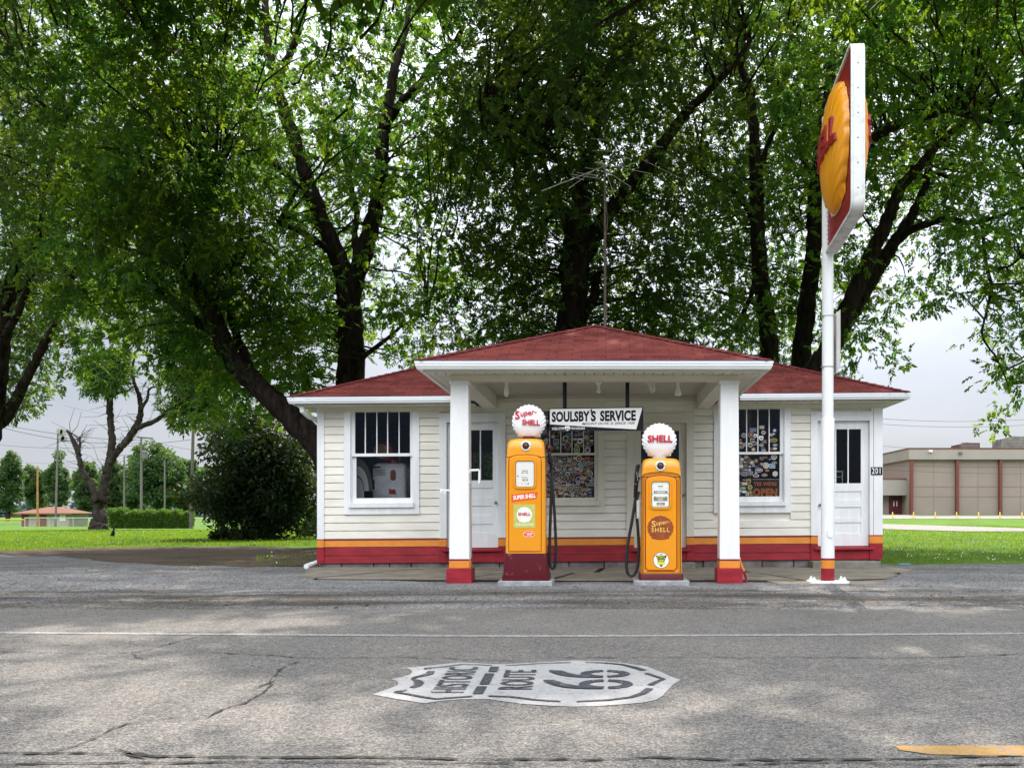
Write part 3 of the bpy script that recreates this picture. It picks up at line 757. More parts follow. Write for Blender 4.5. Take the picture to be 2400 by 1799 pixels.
# roofs and eaves
def hip(name, x0, x1, y0, y1, z0, s, ysplit, ridge_to=None, k=0):
    "hip roof sheet with ridge, caps along the hips, with thickness"
    hw = (x1 - x0) / 2; xm = (x0 + x1) / 2
    mb = MB(k)
    if ridge_to:              # canopy roof: front hip, ridge running back
        pk = (xm, y0 + hw, z0 + s * hw); bk = (xm, ridge_to, z0 + s * hw)
        top = [(x0, y0, z0), (x1, y0, z0), (x1, ysplit, z0), bk, (x0, ysplit, z0), pk]
        # back edge of the side slopes follows the valley
        mb.add(top, [(0, 1, 5), (1, 2, 3, 5), (0, 5, 3, 4)])
        caps = [((x0, y0, z0), pk), ((x1, y0, z0), pk), (pk, bk)]
    else:
        d = (y1 - y0) / 2; a = (x0 + d, y0 + d, z0 + s * d); b = (x1 - d, y0 + d, z0 + s * d)
        pa, pb, dy = -2.15, 1.85, .42
        mb.add([(x0, y0, z0), (pa, y0, z0), (pa, y0 + dy, z0 + s*dy), (pb, y0 + dy, z0 + s*dy), (pb, y0, z0), (x1, y0, z0), (x1, y1, z0), (x0, y1, z0), a, b], [(0, 1, 2, 3, 4, 5, 9, 8), (5, 6, 9), (6, 7, 8, 9), (7, 0, 8)])
        caps = [((x0, y0, z0), a), ((x1, y0, z0), b), (a, b), ((x0, y1, z0), a), ((x1, y1, z0), b)]
    r = mb.build(name, M['shingle'], ST)
    sol = r.modifiers.new('thick', 'SOLIDIFY'); sol.thickness = .02; sol.offset = -1
    mb = MB(k)
    for p, q in caps:
        p, q = Vector(p), Vector(q); n = max(1, int((q - p).length / .15)); d = (q - p).normalized(); sd_ = Vector((d.y, -d.x, 0)).normalized() * .085
        for j in range(n):
            u, v = p.lerp(q, j / n), p.lerp(q, (j + 1.15) / n)
            up0, up1 = Vector((0, 0, .022)), Vector((0, 0, .010)); dn = Vector((0, 0, -.028))
            mb.add([u + sd_ + dn + up0, u + up0, u - sd_ + dn + up0, v + sd_ + dn + up1, v + up1, v - sd_ + dn + up1], [(0, 1, 4, 3), (1, 2, 5, 4), (0, 1, 2), (3, 5, 4)])
    mb.build('ridge_cap', M['cap'], r)
    return r
YE = 14.95; wz0 = WZ(1400, 925.5, YE)
wx0, wx1 = X(672, YE), X(2137, YE)
hip('main_roof', wx0 + .03, wx1 - .03, YE + .03, 21.5, wz0 + .012, .42, 0, k=K)
YF = 11.75; fx0, fx1 = X(971, YF), X(1813, YF); fz0 = Z(846, YF)
hip('canopy_roof', fx0 + .03, fx1 - .03, YF + .03, 0, fz0 + .012, .395, YE + .4, 17.3)
# gutters: moulded profile swept round each eave
gprof = [(.0, .0), (.0, .115), (-.018, .118), (-.022, .105), (-.012, .098), (-.012, .06), (.028, .004)]
def gutter(pts, k, name):
    "pts: eave line at gutter top front, list of (x,y,z); mitred corners"
    mb = MB(k); n = len(pts); out = []
    for i, p in enumerate(pts):
        p = Vector(p)
        d0 = (p - Vector(pts[i-1])).normalized() if i > 0 else (Vector(pts[1]) - p).normalized()
        d1 = (Vector(pts[i+1]) - p).normalized() if i < n-1 else d0
        n0 = Vector((d0.y, -d0.x, 0)); n1 = Vector((d1.y, -d1.x, 0)); mvec = (n0 + n1); mvec = mvec / max(.2, mvec.dot(n0))
        # outward offset = mvec; front face at 0, back towards the house is negative
        prof = [(.0, 0), (.0, -.026), (-.010, -.034), (-.006, -.05), (-.028, -.095), (-.10, -.095), (-.10, 0), (-.092, 0), (-.092, -.085), (-.032, -.085), (-.014, -.05), (-.008, -.01), (-.010, 0)]
        out.append([p + mvec * o + Vector((0, 0, h)) for o, h in prof])
    m_ = len(out[0])
    mb.add([q for r in out for q in r], [(i*m_+j, i*m_+(j+1) % m_, (i+1)*m_+(j+1) % m_, (i+1)*m_+j) for i in range(n-1) for j in range(m_)])
    mb.add(out[0], [tuple(range(m_))]); mb.add(out[-1], [tuple(range(m_))[::-1]])
    return mb.build(name, M['gutter'], ST, True, angle=30)
gutter([(fx0, YE - .05, fz0), (fx0, YF, fz0), (fx1, YF, fz0), (fx1, YE - .05, fz0)], 0, 'gutter')
gutter([(wx0, 21.4, wz0), (wx0, YE, wz0), (X(1085, YE), YE, wz0)], K, 'gutter')
gutter([(X(1735, YE), YE, wz0), (wx1, YE, wz0), (wx1, 21.4, wz0)], K, 'gutter')
# dark drip edges above the gutters
mb = MB(); mb.box(fx0 + .012, fx1 - .012, YF + .012, YF + .03, fz0 - .01, fz0 + .016); mb.build('drip_edge', M['drip'], ST)
mb = MB(K); mb.box(wx0 + .012, X(1085, YE), YE + .012, YE + .03, wz0 - .01, wz0 + .015); mb.box(X(1735, YE), wx1 - .012, YE + .012, YE + .03, wz0 - .01, wz0 + .015); mb.build('drip_edge', M['drip'], ST)
# soffits made of separate vinyl strips with open joints
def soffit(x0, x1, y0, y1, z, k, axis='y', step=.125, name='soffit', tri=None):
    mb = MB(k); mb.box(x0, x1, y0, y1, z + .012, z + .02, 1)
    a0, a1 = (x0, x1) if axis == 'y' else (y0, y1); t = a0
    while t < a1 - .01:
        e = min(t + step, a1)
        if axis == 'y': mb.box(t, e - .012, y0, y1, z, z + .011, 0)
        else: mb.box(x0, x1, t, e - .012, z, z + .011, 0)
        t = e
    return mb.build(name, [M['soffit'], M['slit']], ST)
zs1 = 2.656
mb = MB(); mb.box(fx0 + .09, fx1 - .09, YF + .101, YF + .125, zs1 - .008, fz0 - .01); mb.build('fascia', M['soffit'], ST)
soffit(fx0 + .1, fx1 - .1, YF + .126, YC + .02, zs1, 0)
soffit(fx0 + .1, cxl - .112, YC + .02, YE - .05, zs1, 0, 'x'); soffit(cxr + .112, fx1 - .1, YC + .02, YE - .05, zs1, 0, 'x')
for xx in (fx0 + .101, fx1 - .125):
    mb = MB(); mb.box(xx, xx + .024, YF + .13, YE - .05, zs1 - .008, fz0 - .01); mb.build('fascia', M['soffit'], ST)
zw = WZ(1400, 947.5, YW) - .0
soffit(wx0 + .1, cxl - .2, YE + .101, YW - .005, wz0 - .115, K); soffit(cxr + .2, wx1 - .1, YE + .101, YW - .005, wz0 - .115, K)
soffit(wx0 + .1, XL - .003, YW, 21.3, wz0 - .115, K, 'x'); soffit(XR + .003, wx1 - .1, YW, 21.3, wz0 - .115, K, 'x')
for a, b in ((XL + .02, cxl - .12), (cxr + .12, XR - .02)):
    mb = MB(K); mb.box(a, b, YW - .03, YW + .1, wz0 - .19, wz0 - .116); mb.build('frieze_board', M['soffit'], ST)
mb = MB(K); mb.box(XL - .0, XR, YW + .1, YB, wz0 - .113, wz0 - .10); mb.build('attic_floor', M['dark'], ST)
# downspout
mb = MB()
mb.tube([P(707, 953, 15.1), P(708, 962, 15.1), P(722, 975, 15.3), P(738, 982, 15.5), (XL - .05, 16.15, Z(1000, 15.4)), (XL - .05, 16.2, .2)], .04, 10)
mb.tube([(XL - .05, 16.2, .2), (XL - .06, 15.7, .10), (XL - .12, 15.2, .05)], .042, 10)
mb.build('downspout', M['gutter'], ST, True)

# small things of the porch
def bulb(px, py0, py1, Y, flood, label, grp='bare bulbs under the canopy ceiling', short=False):
    t = thing('ceiling_light', (X(px, Y), Y, ZC), label, 'light', grp)
    x = X(px, Y); mb = MB(); zt = ZC
    mb.lathe((x, Y, zt), [(.045, 0), (.045, -.02), (.028, -.03), (.024, -.06 if not short else -.05)], 14); mb.build('socket', M['lightw'], t, True)
    if not short:
        mb = MB()
        z0 = zt - .05; zb_ = Z(py1, Y)
        if flood: mb.lathe((x, Y, z0), [(.018, 0), (.02, (zb_ - z0) * .55), (.045, (zb_ - z0) * .85), (.048, (zb_ - z0) * .95), (.03, zb_ - z0)], 16)
        else:
            L_ = zb_ - z0
            mb.lathe((x, Y, z0), [(.016, 0), (.02, L_ * .45), (.034, L_ * .7), (.034, L_ * .85), (.02, L_ * .97), (.004, L_)], 16)
        mb.build('bulb', M['lightw'], t, True)
    return t
bulb(1187, 893, 930, 12.9, False, 'bare white bulb hanging from the canopy ceiling above the taller pump')
bulb(1314, 893, 904, 12.9, False, 'empty white socket by the left hanger of the hanging sign', short=True)
bulb(1403, 900, 921, 13.8, False, 'bare white bulb deeper under the canopy, between the sign hangers')
bulb(1446, 893, 900, 13.0, False, 'empty white socket just left of the right sign hanger', short=True)
bulb(1589, 892, 927, 12.9, True, 'white reflector flood bulb under the canopy above the shorter pump')
t = thing('wire_hook', P(1530, 893, 12.7), 'pair of white bent wires hanging from the canopy ceiling between sign and flood bulb', 'wire')
mb = MB()
for (a, b) in (((1514, 893), (1528, 921)), ((1521, 893), (1531, 919))):
    mb.tube([P(a[0], 888, 12.7), P(b[0] - 3, b[1] - 6, 12.7), P(b[0], b[1], 12.7), P(b[0] + 4, b[1] - 4, 12.7), P(b[0] + 2, 888, 12.7)], .006, 6)
mb.build('wire', M['lightw'], t, True)
# ------------------------------------------------------------------ pumps
M['pump'] = pm('pump_yellow_enamel', (.80, .325, .010), .22, .45, .04, 3, coat=.6)
M['pumpd'] = pm('pump_panel_enamel', (.80, .30, .006), .18, .45, .04, 3, coat=.8)
M['pred'] = pm('pump_dark_red', (.085, .004, .010), .4, .3, .1, 9, coat=0, col2=(.26, .07, .08), fac=(.60, .70))
M['linered'] = pm('panel_line_red', (.30, .02, .01), .3)
M['lineblack'] = pm('panel_line_black', (.015, .008, .008), .3)
M['dial'] = pm('dial_white', (.80, .80, .76), .3, .5)
M['dialg'] = pm('dial_window', (.20, .19, .13), .4)
M['ink'] = pm('black_ink', (.02, .02, .025), .5)
M['wink'] = pm('white_ink', (.85, .85, .85), .5)
M['globe'] = pm('milk_glass', (.88, .88, .92), .25, .5, coat=.4)
M['gred'] = pm('globe_red_letters', (.52, .01, .03), .4, .4)
M['dorange'] = pm('decal_orange_red', (.75, .09, .02), .35)
M['dgreen'] = pm('decal_green', (.50, .50, .12), .45, .4, .06, 20)
M['dbrown'] = pm('decal_rust_red', (.30, .075, .025), .3, .5, .15, 15)
M['dyel'] = pm('decal_yellow', (.88, .50, .10), .35)
M['dlime'] = pm('decal_lime', (.62, .70, .03), .35)
M['lens'] = pm('emblem_lens', (.10, .03, .015), .1, .6)
def rrect(hw, hd, r, n=5):
    pts = []
    for cx, cy, a0 in ((hw-r, hd-r, 0), (-hw+r, hd-r, 90), (-hw+r, -hd+r, 180), (hw-r, -hd+r, 270)):
        for k in range(n+1):
            a = R(a0 + 90*k/n); pts.append((cx + r*math.cos(a), cy + r*math.sin(a)))
    return pts
def loft(mb, c, secs, m=0, n=6):
    "secs: (z, hw, hd, r)"
    vs = []; q = 4*(n+1)
    for z, hw, hd, r in secs: vs += [(c[0]+x, c[1]+y, z) for x, y in rrect(hw, hd, r, n)]
    fs = [(i*q+k, i*q+(k+1) % q, (i+1)*q+(k+1) % q, (i+1)*q+k) for i in range(len(secs)-1) for k in range(q)]
    fs += [tuple(range(q))[::-1], tuple((len(secs)-1)*q+k for k in range(q))]
    mb.add(vs, fs, m)
def pecten(R_, hinge=True, n=14, sub=4, scal=.030):
    "outline of a scallop shell around its centre, clockwise from the left ear"
    pts = []
    A0, A1 = -138, 138
    tot = n * sub
    for i in range(tot + 1):
        a = A0 + (A1 - A0) * i / tot; ph = (i % sub) / sub
        rr_ = R_ * (1 - scal + scal * 1.6 * math.sin(math.pi * ph))
        pts.append((rr_ * math.sin(R(a)), rr_ * math.cos(R(a))))
    ears_r = [(.69*R_, -.74*R_), (.66*R_, -.88*R_), (.40*R_, -.93*R_), (.22*R_, -.98*R_)]
    pts += ears_r + [(-x, y) for x, y in ears_r[::-1]]
    return pts
def shell3d(mb, c, R_, D, ax='y', side=-1, n=14, m=0, stretch=1.0, back=0.0, ribamp=.012):
    """a bulging scallop: fan from the hinge; ax = facing axis; returns depth function (u,v)->d"""
    out = pecten(R_, n=n, sub=6, scal=.034); hx, hy = 0, -.93*R_
    rows = 10; vs = []; N_ = len(out)
    def depth(u, v):
        r2 = (u*u + v*v) / (R_*R_)
        return D * math.sqrt(max(0, 1 - min(1, r2) ** 1.25))
    for j in range(rows + 1):
        t = 1 - (1 - j / rows) ** 1.4
        for i, (u, v) in enumerate(out):
            x, y = hx + (u - hx) * t, hy + (v - hy) * t
            d = depth(x, y) + (ribamp * t * (.5 - .5 * math.cos(2 * math.pi * ((i % 6) / 6))) if i <= n * 6 else 0)
            if j == 0: x, y, d = hx, hy, depth(hx, hy) 
            vs.append((x, y * stretch, max(d, .0) if j < rows else back))
    f3 = []
    for (x, y, d) in vs:
        if ax == 'y': f3.append((c[0] + x, c[1] + side * d, c[2] + y))
        else: f3.append((c[0] + side * d, c[1] + x * side, c[2] + y))
    fs = [(j*N_+i, j*N_+(i+1) % N_, (j+1)*N_+(i+1) % N_, (j+1)*N_+i) for j in range(rows) for i in range(N_)]
    mb.add(f3, fs, m)
    return depth
def flatpoly(mb, pts, y0, y1, m): mb.prism(pts, y0, y1, m)
def path_strip(mb, pts, w, y0, y1, m, closed=True):
    "a flat line of width w along a polyline in the x,z plane"
    n = len(pts); A, B = [], []
    for i in range(n):
        p0 = Vector(pts[i-1] if (closed or i) else pts[0]); p1 = Vector(pts[(i+1) % n] if (closed or i < n-1) else pts[-1]); d = (p1 - p0)
        d = d.normalized() if d.length else Vector((1, 0)); nr = Vector((-d.y, d.x)) * w / 2; p = Vector(pts[i]); A.append(p + nr); B.append(p - nr)
    for i in range(n if closed else n-1):
        j = (i+1) % n
        q = [A[i], A[j], B[j], B[i]]
        mb.add([(a.x, y0, a.y) for a in q] + [(a.x, y1, a.y) for a in q], [(0,1,2,3),(7,6,5,4),(0,4,5,1),(1,5,6,2),(2,6,7,3),(3,7,4,0)], m)
def archrect(x0, x1, z0, z1, rise, r, n=6, cb=0):
    "rectangle with rounded upper corners and a slightly arched top; chamfered bottom corners"
    pts = [(x0 + cb, z0), (x1 - cb, z0)] + ([(x1, z0 + cb)] if cb else [])
    zt = z1 - rise
    for k in range(n+1):
        a = R(0 + 78*k/n); pts.append((x1 - r + r*math.cos(a), zt - r + r*math.sin(a) + 0))
    xa, za = pts[-1]; xb = x0 + (x1 - xa)
    for k in range(1, n): t = k/n; pts.append((xa + (xb-xa)*t, za + (z1 - za) * math.sin(math.pi*t) ** .8))
    for k in range(n+1):
        a = R(102 + 78*k/n); pts.append((x0 + r + r*math.cos(a), zt - r + r*math.sin(a)))
    if cb: pts.append((x0, z0 + cb))
    return pts
def pump(label, Yf, x0px, x1px, ztoppx, zredpx, zbotpx, hd, side, dialpx, embpx, lines, globe):
    p = lambda px, py: (X(px, Yf), Z(py, Yf))
    x0, x1 = X(x0px, Yf), X(x1px, Yf); cx = (x0 + x1)/2; hw = (x1 - x0)/2; cy = Yf + hd
    zt, zr, zb = Z(ztoppx, Yf), Z(zredpx, Yf), Z(zbotpx, Yf)
    T = thing('gas_pump', (cx, cy, 0), label, 'gas pump', 'vintage pumps under the canopy')
    c = (cx, cy)
    mb = MB(); r = .05; tw = hw * .93
    sh_ = .13
    secs = [(zr, hw, hd, r), (zr + .5*(zt-zr), hw * .985, hd, r), (zt - sh_ - .12, hw * .965, hd * .99, r), (zt - sh_, tw, hd * .985, r + .01), (zt - sh_ * .55, tw * .985, hd * .97, r + .02), (zt - sh_ * .25, tw * .93, hd * .90, r + .03), (zt - sh_ * .08, tw * .82, hd * .78, r + .03), (zt, tw * .5, hd * .5, r)]
    loft(mb, c, secs); B = mb.build('body', M['pump'], T, True, angle=60)
    # seam under the dome
    mb = MB(); zsm = Z(lines['seam'], Yf); loft(mb, c, [(zsm - .003, hw*.97, hd + .0012, r), (zsm + .003, hw*.97, hd + .0012, r)]); mb.build('seam', M['lineblack'], B)
    mb = MB()
    if zr - zb > .2:
        zl = Z(1345.5, Yf)
        loft(mb, c, [(zl, hw + .028, hd + .02, r), (zr - .02, hw + .010, hd + .01, r), (zr, hw + .008, hd + .008, r)])
        loft(mb, c, [(zb, hw + .042, hd + .03, r), (zl - .003, hw + .038, hd + .03, r), (zl, hw + .03, hd + .02, r)])
    else:
        loft(mb, c, [(zb, hw + .020, hd + .02, r), (zr - .01, hw + .014, hd + .012, r), (zr, hw + .010, hd + .008, r)])
    mb.build('base', M['pred'], T, True, angle=50)
    mb = MB(); mb.box(cx - hw - .085, cx + hw + .085, cy - hd - .07, cy + hd + .07, -.02, zb); mb.build('plinth', M['plinth'], T, bevel=.012)
    # door panel and its lines
    yf = cy - hd
    mb = MB()
    for (a, b, zt_, zb_, rise, w_, mi, off, cb) in lines['l']:
        xa, z1 = p(a, zt_); xb, z0 = p(b, zb_)
        poly = archrect(xa, xb, z0, z1, rise, .06, cb=cb)
        path_strip(mb, poly, w_, yf - off, yf + .004, mi)
    mb.build('panel_line', [M['linered'], M['lineblack']], T)
    a, b, zt_, zb_, rise, cb = lines['panel']
    xa, z1 = p(a, zt_); xb, z0 = p(b, zb_)
    mb = MB(); poly = archrect(xa, xb, z0, z1, rise, .055, cb=cb); mb.prism(poly, yf - .010, yf + .01); mb.build('panel', M['pumpd'], T, bevel=.006)
    # dial
    xa, z1 = p(dialpx[0], dialpx[2]); xb, z0 = p(dialpx[1], dialpx[3])
    cxd, czd = (xa+xb)/2, (z0+z1)/2; hwd, hhd = (xb-xa)/2, (z1-z0)/2
    D = None
    mb = MB()
    mb.prism([(cxd+u, czd+v) for u, v in rrect(hwd+.002, hhd+.002, .028)], yf - .0125, yf - .0105)
    D = mb.build('dial', M['dial'], T)
    mb = MB()
    for gr, w_, yo, mi in ((.012, .022, .024, 1), (.0, .010, .0175, 0)):
        path_strip(mb, [(cxd+u, czd+v) for u, v in rrect(hwd+gr, hhd+gr, .03+gr)], w_, yf - yo, yf - .0107, mi)
    mb.build('dial_frame', [M['ink'], M['pumpd']], D)
    mb = MB()
    dg = lambda fx, fz: (cxd + fx*hwd, czd + fz*hhd)
    def boxd(f0, f1, g0, g1, m, e=.0145):
        a_, b_ = dg(f0, g0), dg(f1, g1); mb.box(a_[0], b_[0], yf - e, yf - .0126, a_[1], b_[1], m)
    if side > 0:
        for g in np.linspace(.82, -.85, 12): boxd(-.9, .9, g, g + .012, 2)
        boxd(-.35, .32, .05, .14, 1); boxd(-.3, .3, .23, .27, 0); boxd(-.25, .32, -.52, -.40, 1); boxd(-.35, .3, -.29, -.26, 0); boxd(-.8, -.68, -.20, -.12, 3)
        for f in (-.34, 0, .30): boxd(f, f + .09, -.80, -.68, 0 if f > 0 else 2)
        text(mb, '00', (*[dg(-.1, -.51)[0], yf - .016], dg(-.1, -.51)[1]), (hwd*.3, 0, 0), (0, 0, hhd*.09), 4)
        text(mb, '000', (dg(-.2, .06)[0], yf - .016, dg(0, .06)[1]), (hwd*.4, 0, 0), (0, 0, hhd*.07), 4)
    else:
        for g in (.84, .46, -.9): boxd(-.9, .9, g, g + .012, 2)
        boxd(-.75, .78, .07, .28, 1); boxd(-.75, .78, -.50, -.16, 1); boxd(-.42, .5, -.82, -.62, 1)
        boxd(-.28, .28, .60, .66, 0); boxd(-.04, .04, .42, .46, 0); boxd(-.92, -.86, .0, .05, 0); boxd(.84, .92, .02, .08, 0)
        for (s_, f, g, fw, gh) in (('100000', -.55, .11, 1.1, .12), ('000000', -.5, -.26, 1.0, .08), ('000', -.3, -.44, .6, .11), ('0000', -.3, -.76, .6, .07)):
            text(mb, s_, (dg(f, g)[0], yf - .016, dg(f, g)[1]), (hwd*fw, 0, 0), (0, 0, hhd*gh), 4)
    mb.build('dial_marks', [M['ink'], M['dialg'], M['alu'], M['gred'], M['wink']], D)
    # emblem
    ex, ez = p(*embpx); mb = MB(); ye = cy - hd * .985
    mb.lathe((ex, ye - .012, ez), [(.064, .02), (.064, .004), (.056, -.002), (.044, .0)], 28, 0, 'y')
    E = mb.build('emblem', M['dial'], T, True, angle=30)
    mb = MB(); mb.lathe((ex, ye - .014, ez), [(.046, .004), (.044, -.004), (.036, -.005), (.034, .002)], 8, 0, 'y'); mb.build('emblem_ring', M['ink'], E)
    mb = MB(); mb.lathe((ex, ye - .018, ez), [(.033, .006), (.028, -.004), (.012, -.008), (.002, -.009)], 8, 0, 'y'); mb.build('emblem_lens', M['lens'], E, True)
    for dx in (-.055, .055):
        mb = MB(); mb.lathe((ex + dx, ye - .016, ez), [(.005, .01), (.005, -.002), (.001, -.003)], 8, 0, 'y'); mb.build('screw', M['ink'], E)
    # globe
    gx_, gz_, gr_ = globe['c'][0], globe['c'][1], globe['r']
    gx_, gz_ = p(gx_, gz_); Rg = gr_ * Yf / F
    mb = MB()
    dep = shell3d(mb, (gx_, cy, gz_), Rg, .105, 'y', -1, n=19, back=.0, ribamp=.011); shell3d(mb, (gx_, cy, gz_), Rg, .105, 'y', 1, n=19, ribamp=.011)
    GB = mb.build('globe', M['globe'], T, True, angle=70)
    mb = MB()
    hc = gz_ - Rg * .93
    mb.lathe((gx_, cy, zt - .01), [(.085, 0), (.085, hc - zt + .012), (.07, hc - zt + .02)], 20); mb.build('globe_collar', globe['m'], T, True)
    mb = MB()
    for (s_, a, b, sc, off, arc, tilt) in globe['t']:
        o = (gx_ + a[0]*Rg, cy, gz_ + a[1]*Rg); u = Vector(((b[0]-a[0])*Rg, 0, tilt*Rg)); v = Vector((0, 0, sc*Rg))
        def bl(q): return Vector((q.x, cy - dep(q.x - gx_, q.z - gz_) - .014, q.z))
        text(mb, s_, o, u, v, 0, off, 1.0, 0, .004, bl, arc)
    mb.build('globe_lettering', M['gred'], GB)
    return T, c, p, yf, B
T1, c1_, p1, yf1, B1 = pump('tall orange-yellow pump with a high dark red base, Super-Shell globe, next to the left column', 11.72, 1184, 1279, 1026, 1296, 1360, .21, 1,
    (1208.5, 1252.5, 1080, 1140.5), (1232.5, 1044.3),
    dict(seam=1070.5, l=[(1192, 1269, 1064.5, 1292.5, .018, .0055, 0, .003, 0)], panel=(1193.5, 1267.5, 1066.5, 1291, .018, 0)),
    dict(c=(1236.5, 984), r=40.5, m=M['pred'], t=[('S', (-.80, .08), (-.50, .08), .52, .03, 0, .02), ('uper-', (-.46, .14), (.50, .14), .36, .022, .02, .14), ('SHELL', (-.36, -.24), (.68, -.24), .33, .032, 0, -.03)]))
T2, c2_, p2, yf2, B2 = pump('shorter orange-yellow pump with a low dark red base, SHELL globe, next to the right column', 11.8, 1502, 1599, 1072, 1343.6, 1359, .22, -1,
    (1527, 1568.5, 1128, 1188.5), (1548, 1091),
    dict(seam=1117, l=[(1504.5, 1594.5, 1106, 1342.5, .02, .008, 1, .002, 0), (1508.5, 1590.5, 1109.5, 1340, .02, .004, 0, .003, 0), (1512.5, 1586.5, 1113.5, 1337, .02, .012, 0, .0045, .03)], panel=(1513.8, 1585.2, 1115, 1335, .02, .035)),
    dict(c=(1547.5, 1029), r=41.5, m=M['alu'], t=[('SHELL', (-.70, -.14), (.74, -.14), .42, .035, .03, 0)]))
# decals of the taller pump
yp = yf1 - .0112
def pp(T, Yf, pts): return [(X(a, Yf), Z(b, Yf)) for a, b in pts]
Y1 = 11.72; Y2 = 11.8
mb = MB(); mb.prism(pp(T1, Y1, [(1198.8, 1158.4), (1261, 1151.9), (1257.8, 1168.2), (1199.2, 1175.9)]), yp - .001, yp, 0)
u0 = (X(1203, Y1), yp - .0015, Z(1171, Y1)); text(mb, 'SUPER SHELL', u0, (X(1256, Y1) - X(1203, Y1), 0, .030), (0.0, 0, .052), 1, .03, .92, .0, .0)
mb.build('sign_decal', [M['dorange'], M['wink']], T1)
mb = MB(); mb.prism(pp(T1, Y1, [(1203.8, 1181.2), (1254.6, 1181), (1254.9, 1236.4), (1203.6, 1236.7)]), yp - .001, yp, 0)
def flat_shell(mb, cx, cz, R_, y, n, m0, m1, sc=.05, st=1.0, rib=.006):
    out = pecten(R_, n=n, sub=4, scal=sc); mb.prism([(cx + a, cz + b * st) for a, b in out], y - .0008, y + .0003, m0)
    for i in range(1, n):
        a = R(-138 + 276 * i / n); q = (.93*R_*math.sin(a), .93*R_*math.cos(a)*st)
        h = (0 + .10 * q[0], -.9*R_*st); s0 = (h[0]*.6 + q[0]*.4, h[1]*.6 + q[1]*.4)
        path_strip(mb, [(cx + s0[0], cz + s0[1]), (cx + q[0], cz + q[1])], rib, y - .0013, y - .0007, m1, False)
flat_shell(mb, X(1229.2, Y1), Z(1205.5, Y1), .094, yp - .001, 11, 1, 3, rib=.003)
text(mb, 'SHELL', (X(1214.5, Y1), yp - .004, Z(1208, Y1)), (X(1244, Y1) - X(1214.5, Y1), 0, 0), (0, 0, .040), 2, .04, 1.05)
text(mb, 'GASOLINE', (X(1208, Y1), yp - .002, Z(1231, Y1)), (X(1250, Y1) - X(1208, Y1), 0, 0), (0, 0, .030), 1, .01, 1.1)
mb.build('square_decal', [M['dgreen'], M['wink'], M['gred'], M['dgreen']], T1)
mb = MB(); ocx, ocz = X(1239.7, Y1), Z(1251.4, Y1)
el = lambda a, b: [(ocx + a * math.cos(2*math.pi*k/24), ocz + b * math.sin(2*math.pi*k/24)) for k in range(24)]
mb.prism(el(.069, .042), yp - .0006, yp, 1); mb.prism(el(.064, .038), yp - .0012, yp - .0004, 0)
text(mb, 'TCP', (ocx - .035, yp - .002, ocz - .014), (.07, 0, 0), (0, 0, .024), 1, .03, 1.1, .2)
path_strip(mb, [(ocx - .045, ocz + .016), (ocx + .045, ocz + .016)], .004, yp - .002, yp - .001, 1, False); path_strip(mb, [(ocx - .042, ocz - .022), (ocx + .042, ocz - .022)], .004, yp - .002, yp - .001, 1, False)
mb.build('oval_decal', [M['dorange'], M['wink']], T1)
# decals of the shorter pump
yp = yf2 - .0112
mb = MB(); scx, scz = X(1547.6, Y2), Z(1236.5, Y2)
flat_shell(mb, scx, scz, .155, yp - .0005, 13, 0, 2, .035, .93, .003)
path_strip(mb, [(scx + a * 1.0, scz + b * .93) for a, b in pecten(.157, n=13, sub=4, scal=.035)], .004, yp - .0022, yp - .0012, 2)
text(mb, 'S', (X(1527, Y2), yp - .0035, Z(1234, Y2)), (.052, 0, 0), (0, 0, .075), 1, .02)
text(mb, 'uper-', (X(1537.5, Y2), yp - .0035, Z(1233.5, Y2)), (X(1569, Y2) - X(1537.5, Y2), 0, .022), (0, 0, .052), 1, .015, 1.05)
text(mb, 'SHELL', (X(1526.8, Y2), yp - .0035, Z(1246, Y2)), (X(1569, Y2) - X(1526.8, Y2), 0, 0), (0, 0, .056), 1, .02, 1.25)
mb.build('shell_decal', [M['dbrown'], M['dyel'], M['pred']], T2)
mb = MB(); ocx, ocz = X(1549.5, Y2), Z(1312, Y2)
mb.prism(el(.099, .099), yp - .0006, yp, 1); mb.prism(el(.094, .094), yp - .0012, yp - .0004, 0)
mb.prism([(ocx - .070, ocz + .060), (ocx + .070, ocz + .060), (ocx + .012, ocz - .078), (ocx - .012, ocz - .078)], yp - .002, yp - .001, 1)
text(mb, 'ETHYL', (ocx - .053, yp - .003, ocz + .015), (.106, 0, 0), (0, 0, .040), 2, .015)
mb.prism([(ocx - .036, ocz + .008), (ocx + .036, ocz + .008), (ocx + .028, ocz - .014), (ocx - .028, ocz - .014)], yp - .003, yp - .0022, 3)
mb.prism([(ocx - .052, ocz - .020), (ocx + .052, ocz - .020), (ocx + .046, ocz - .050), (ocx + .02, ocz - .056), (ocx - .02, ocz - .056), (ocx - .046, ocz - .050)], yp - .003, yp - .0022, 2)
mb.box(ocx - .02, ocx + .02, yp - .002, yp - .0011, ocz + .072, ocz + .080, 1)
mb.build('round_decal', [M['wink'], M['ink'], M['dlime'], M['dgreen']], T2)
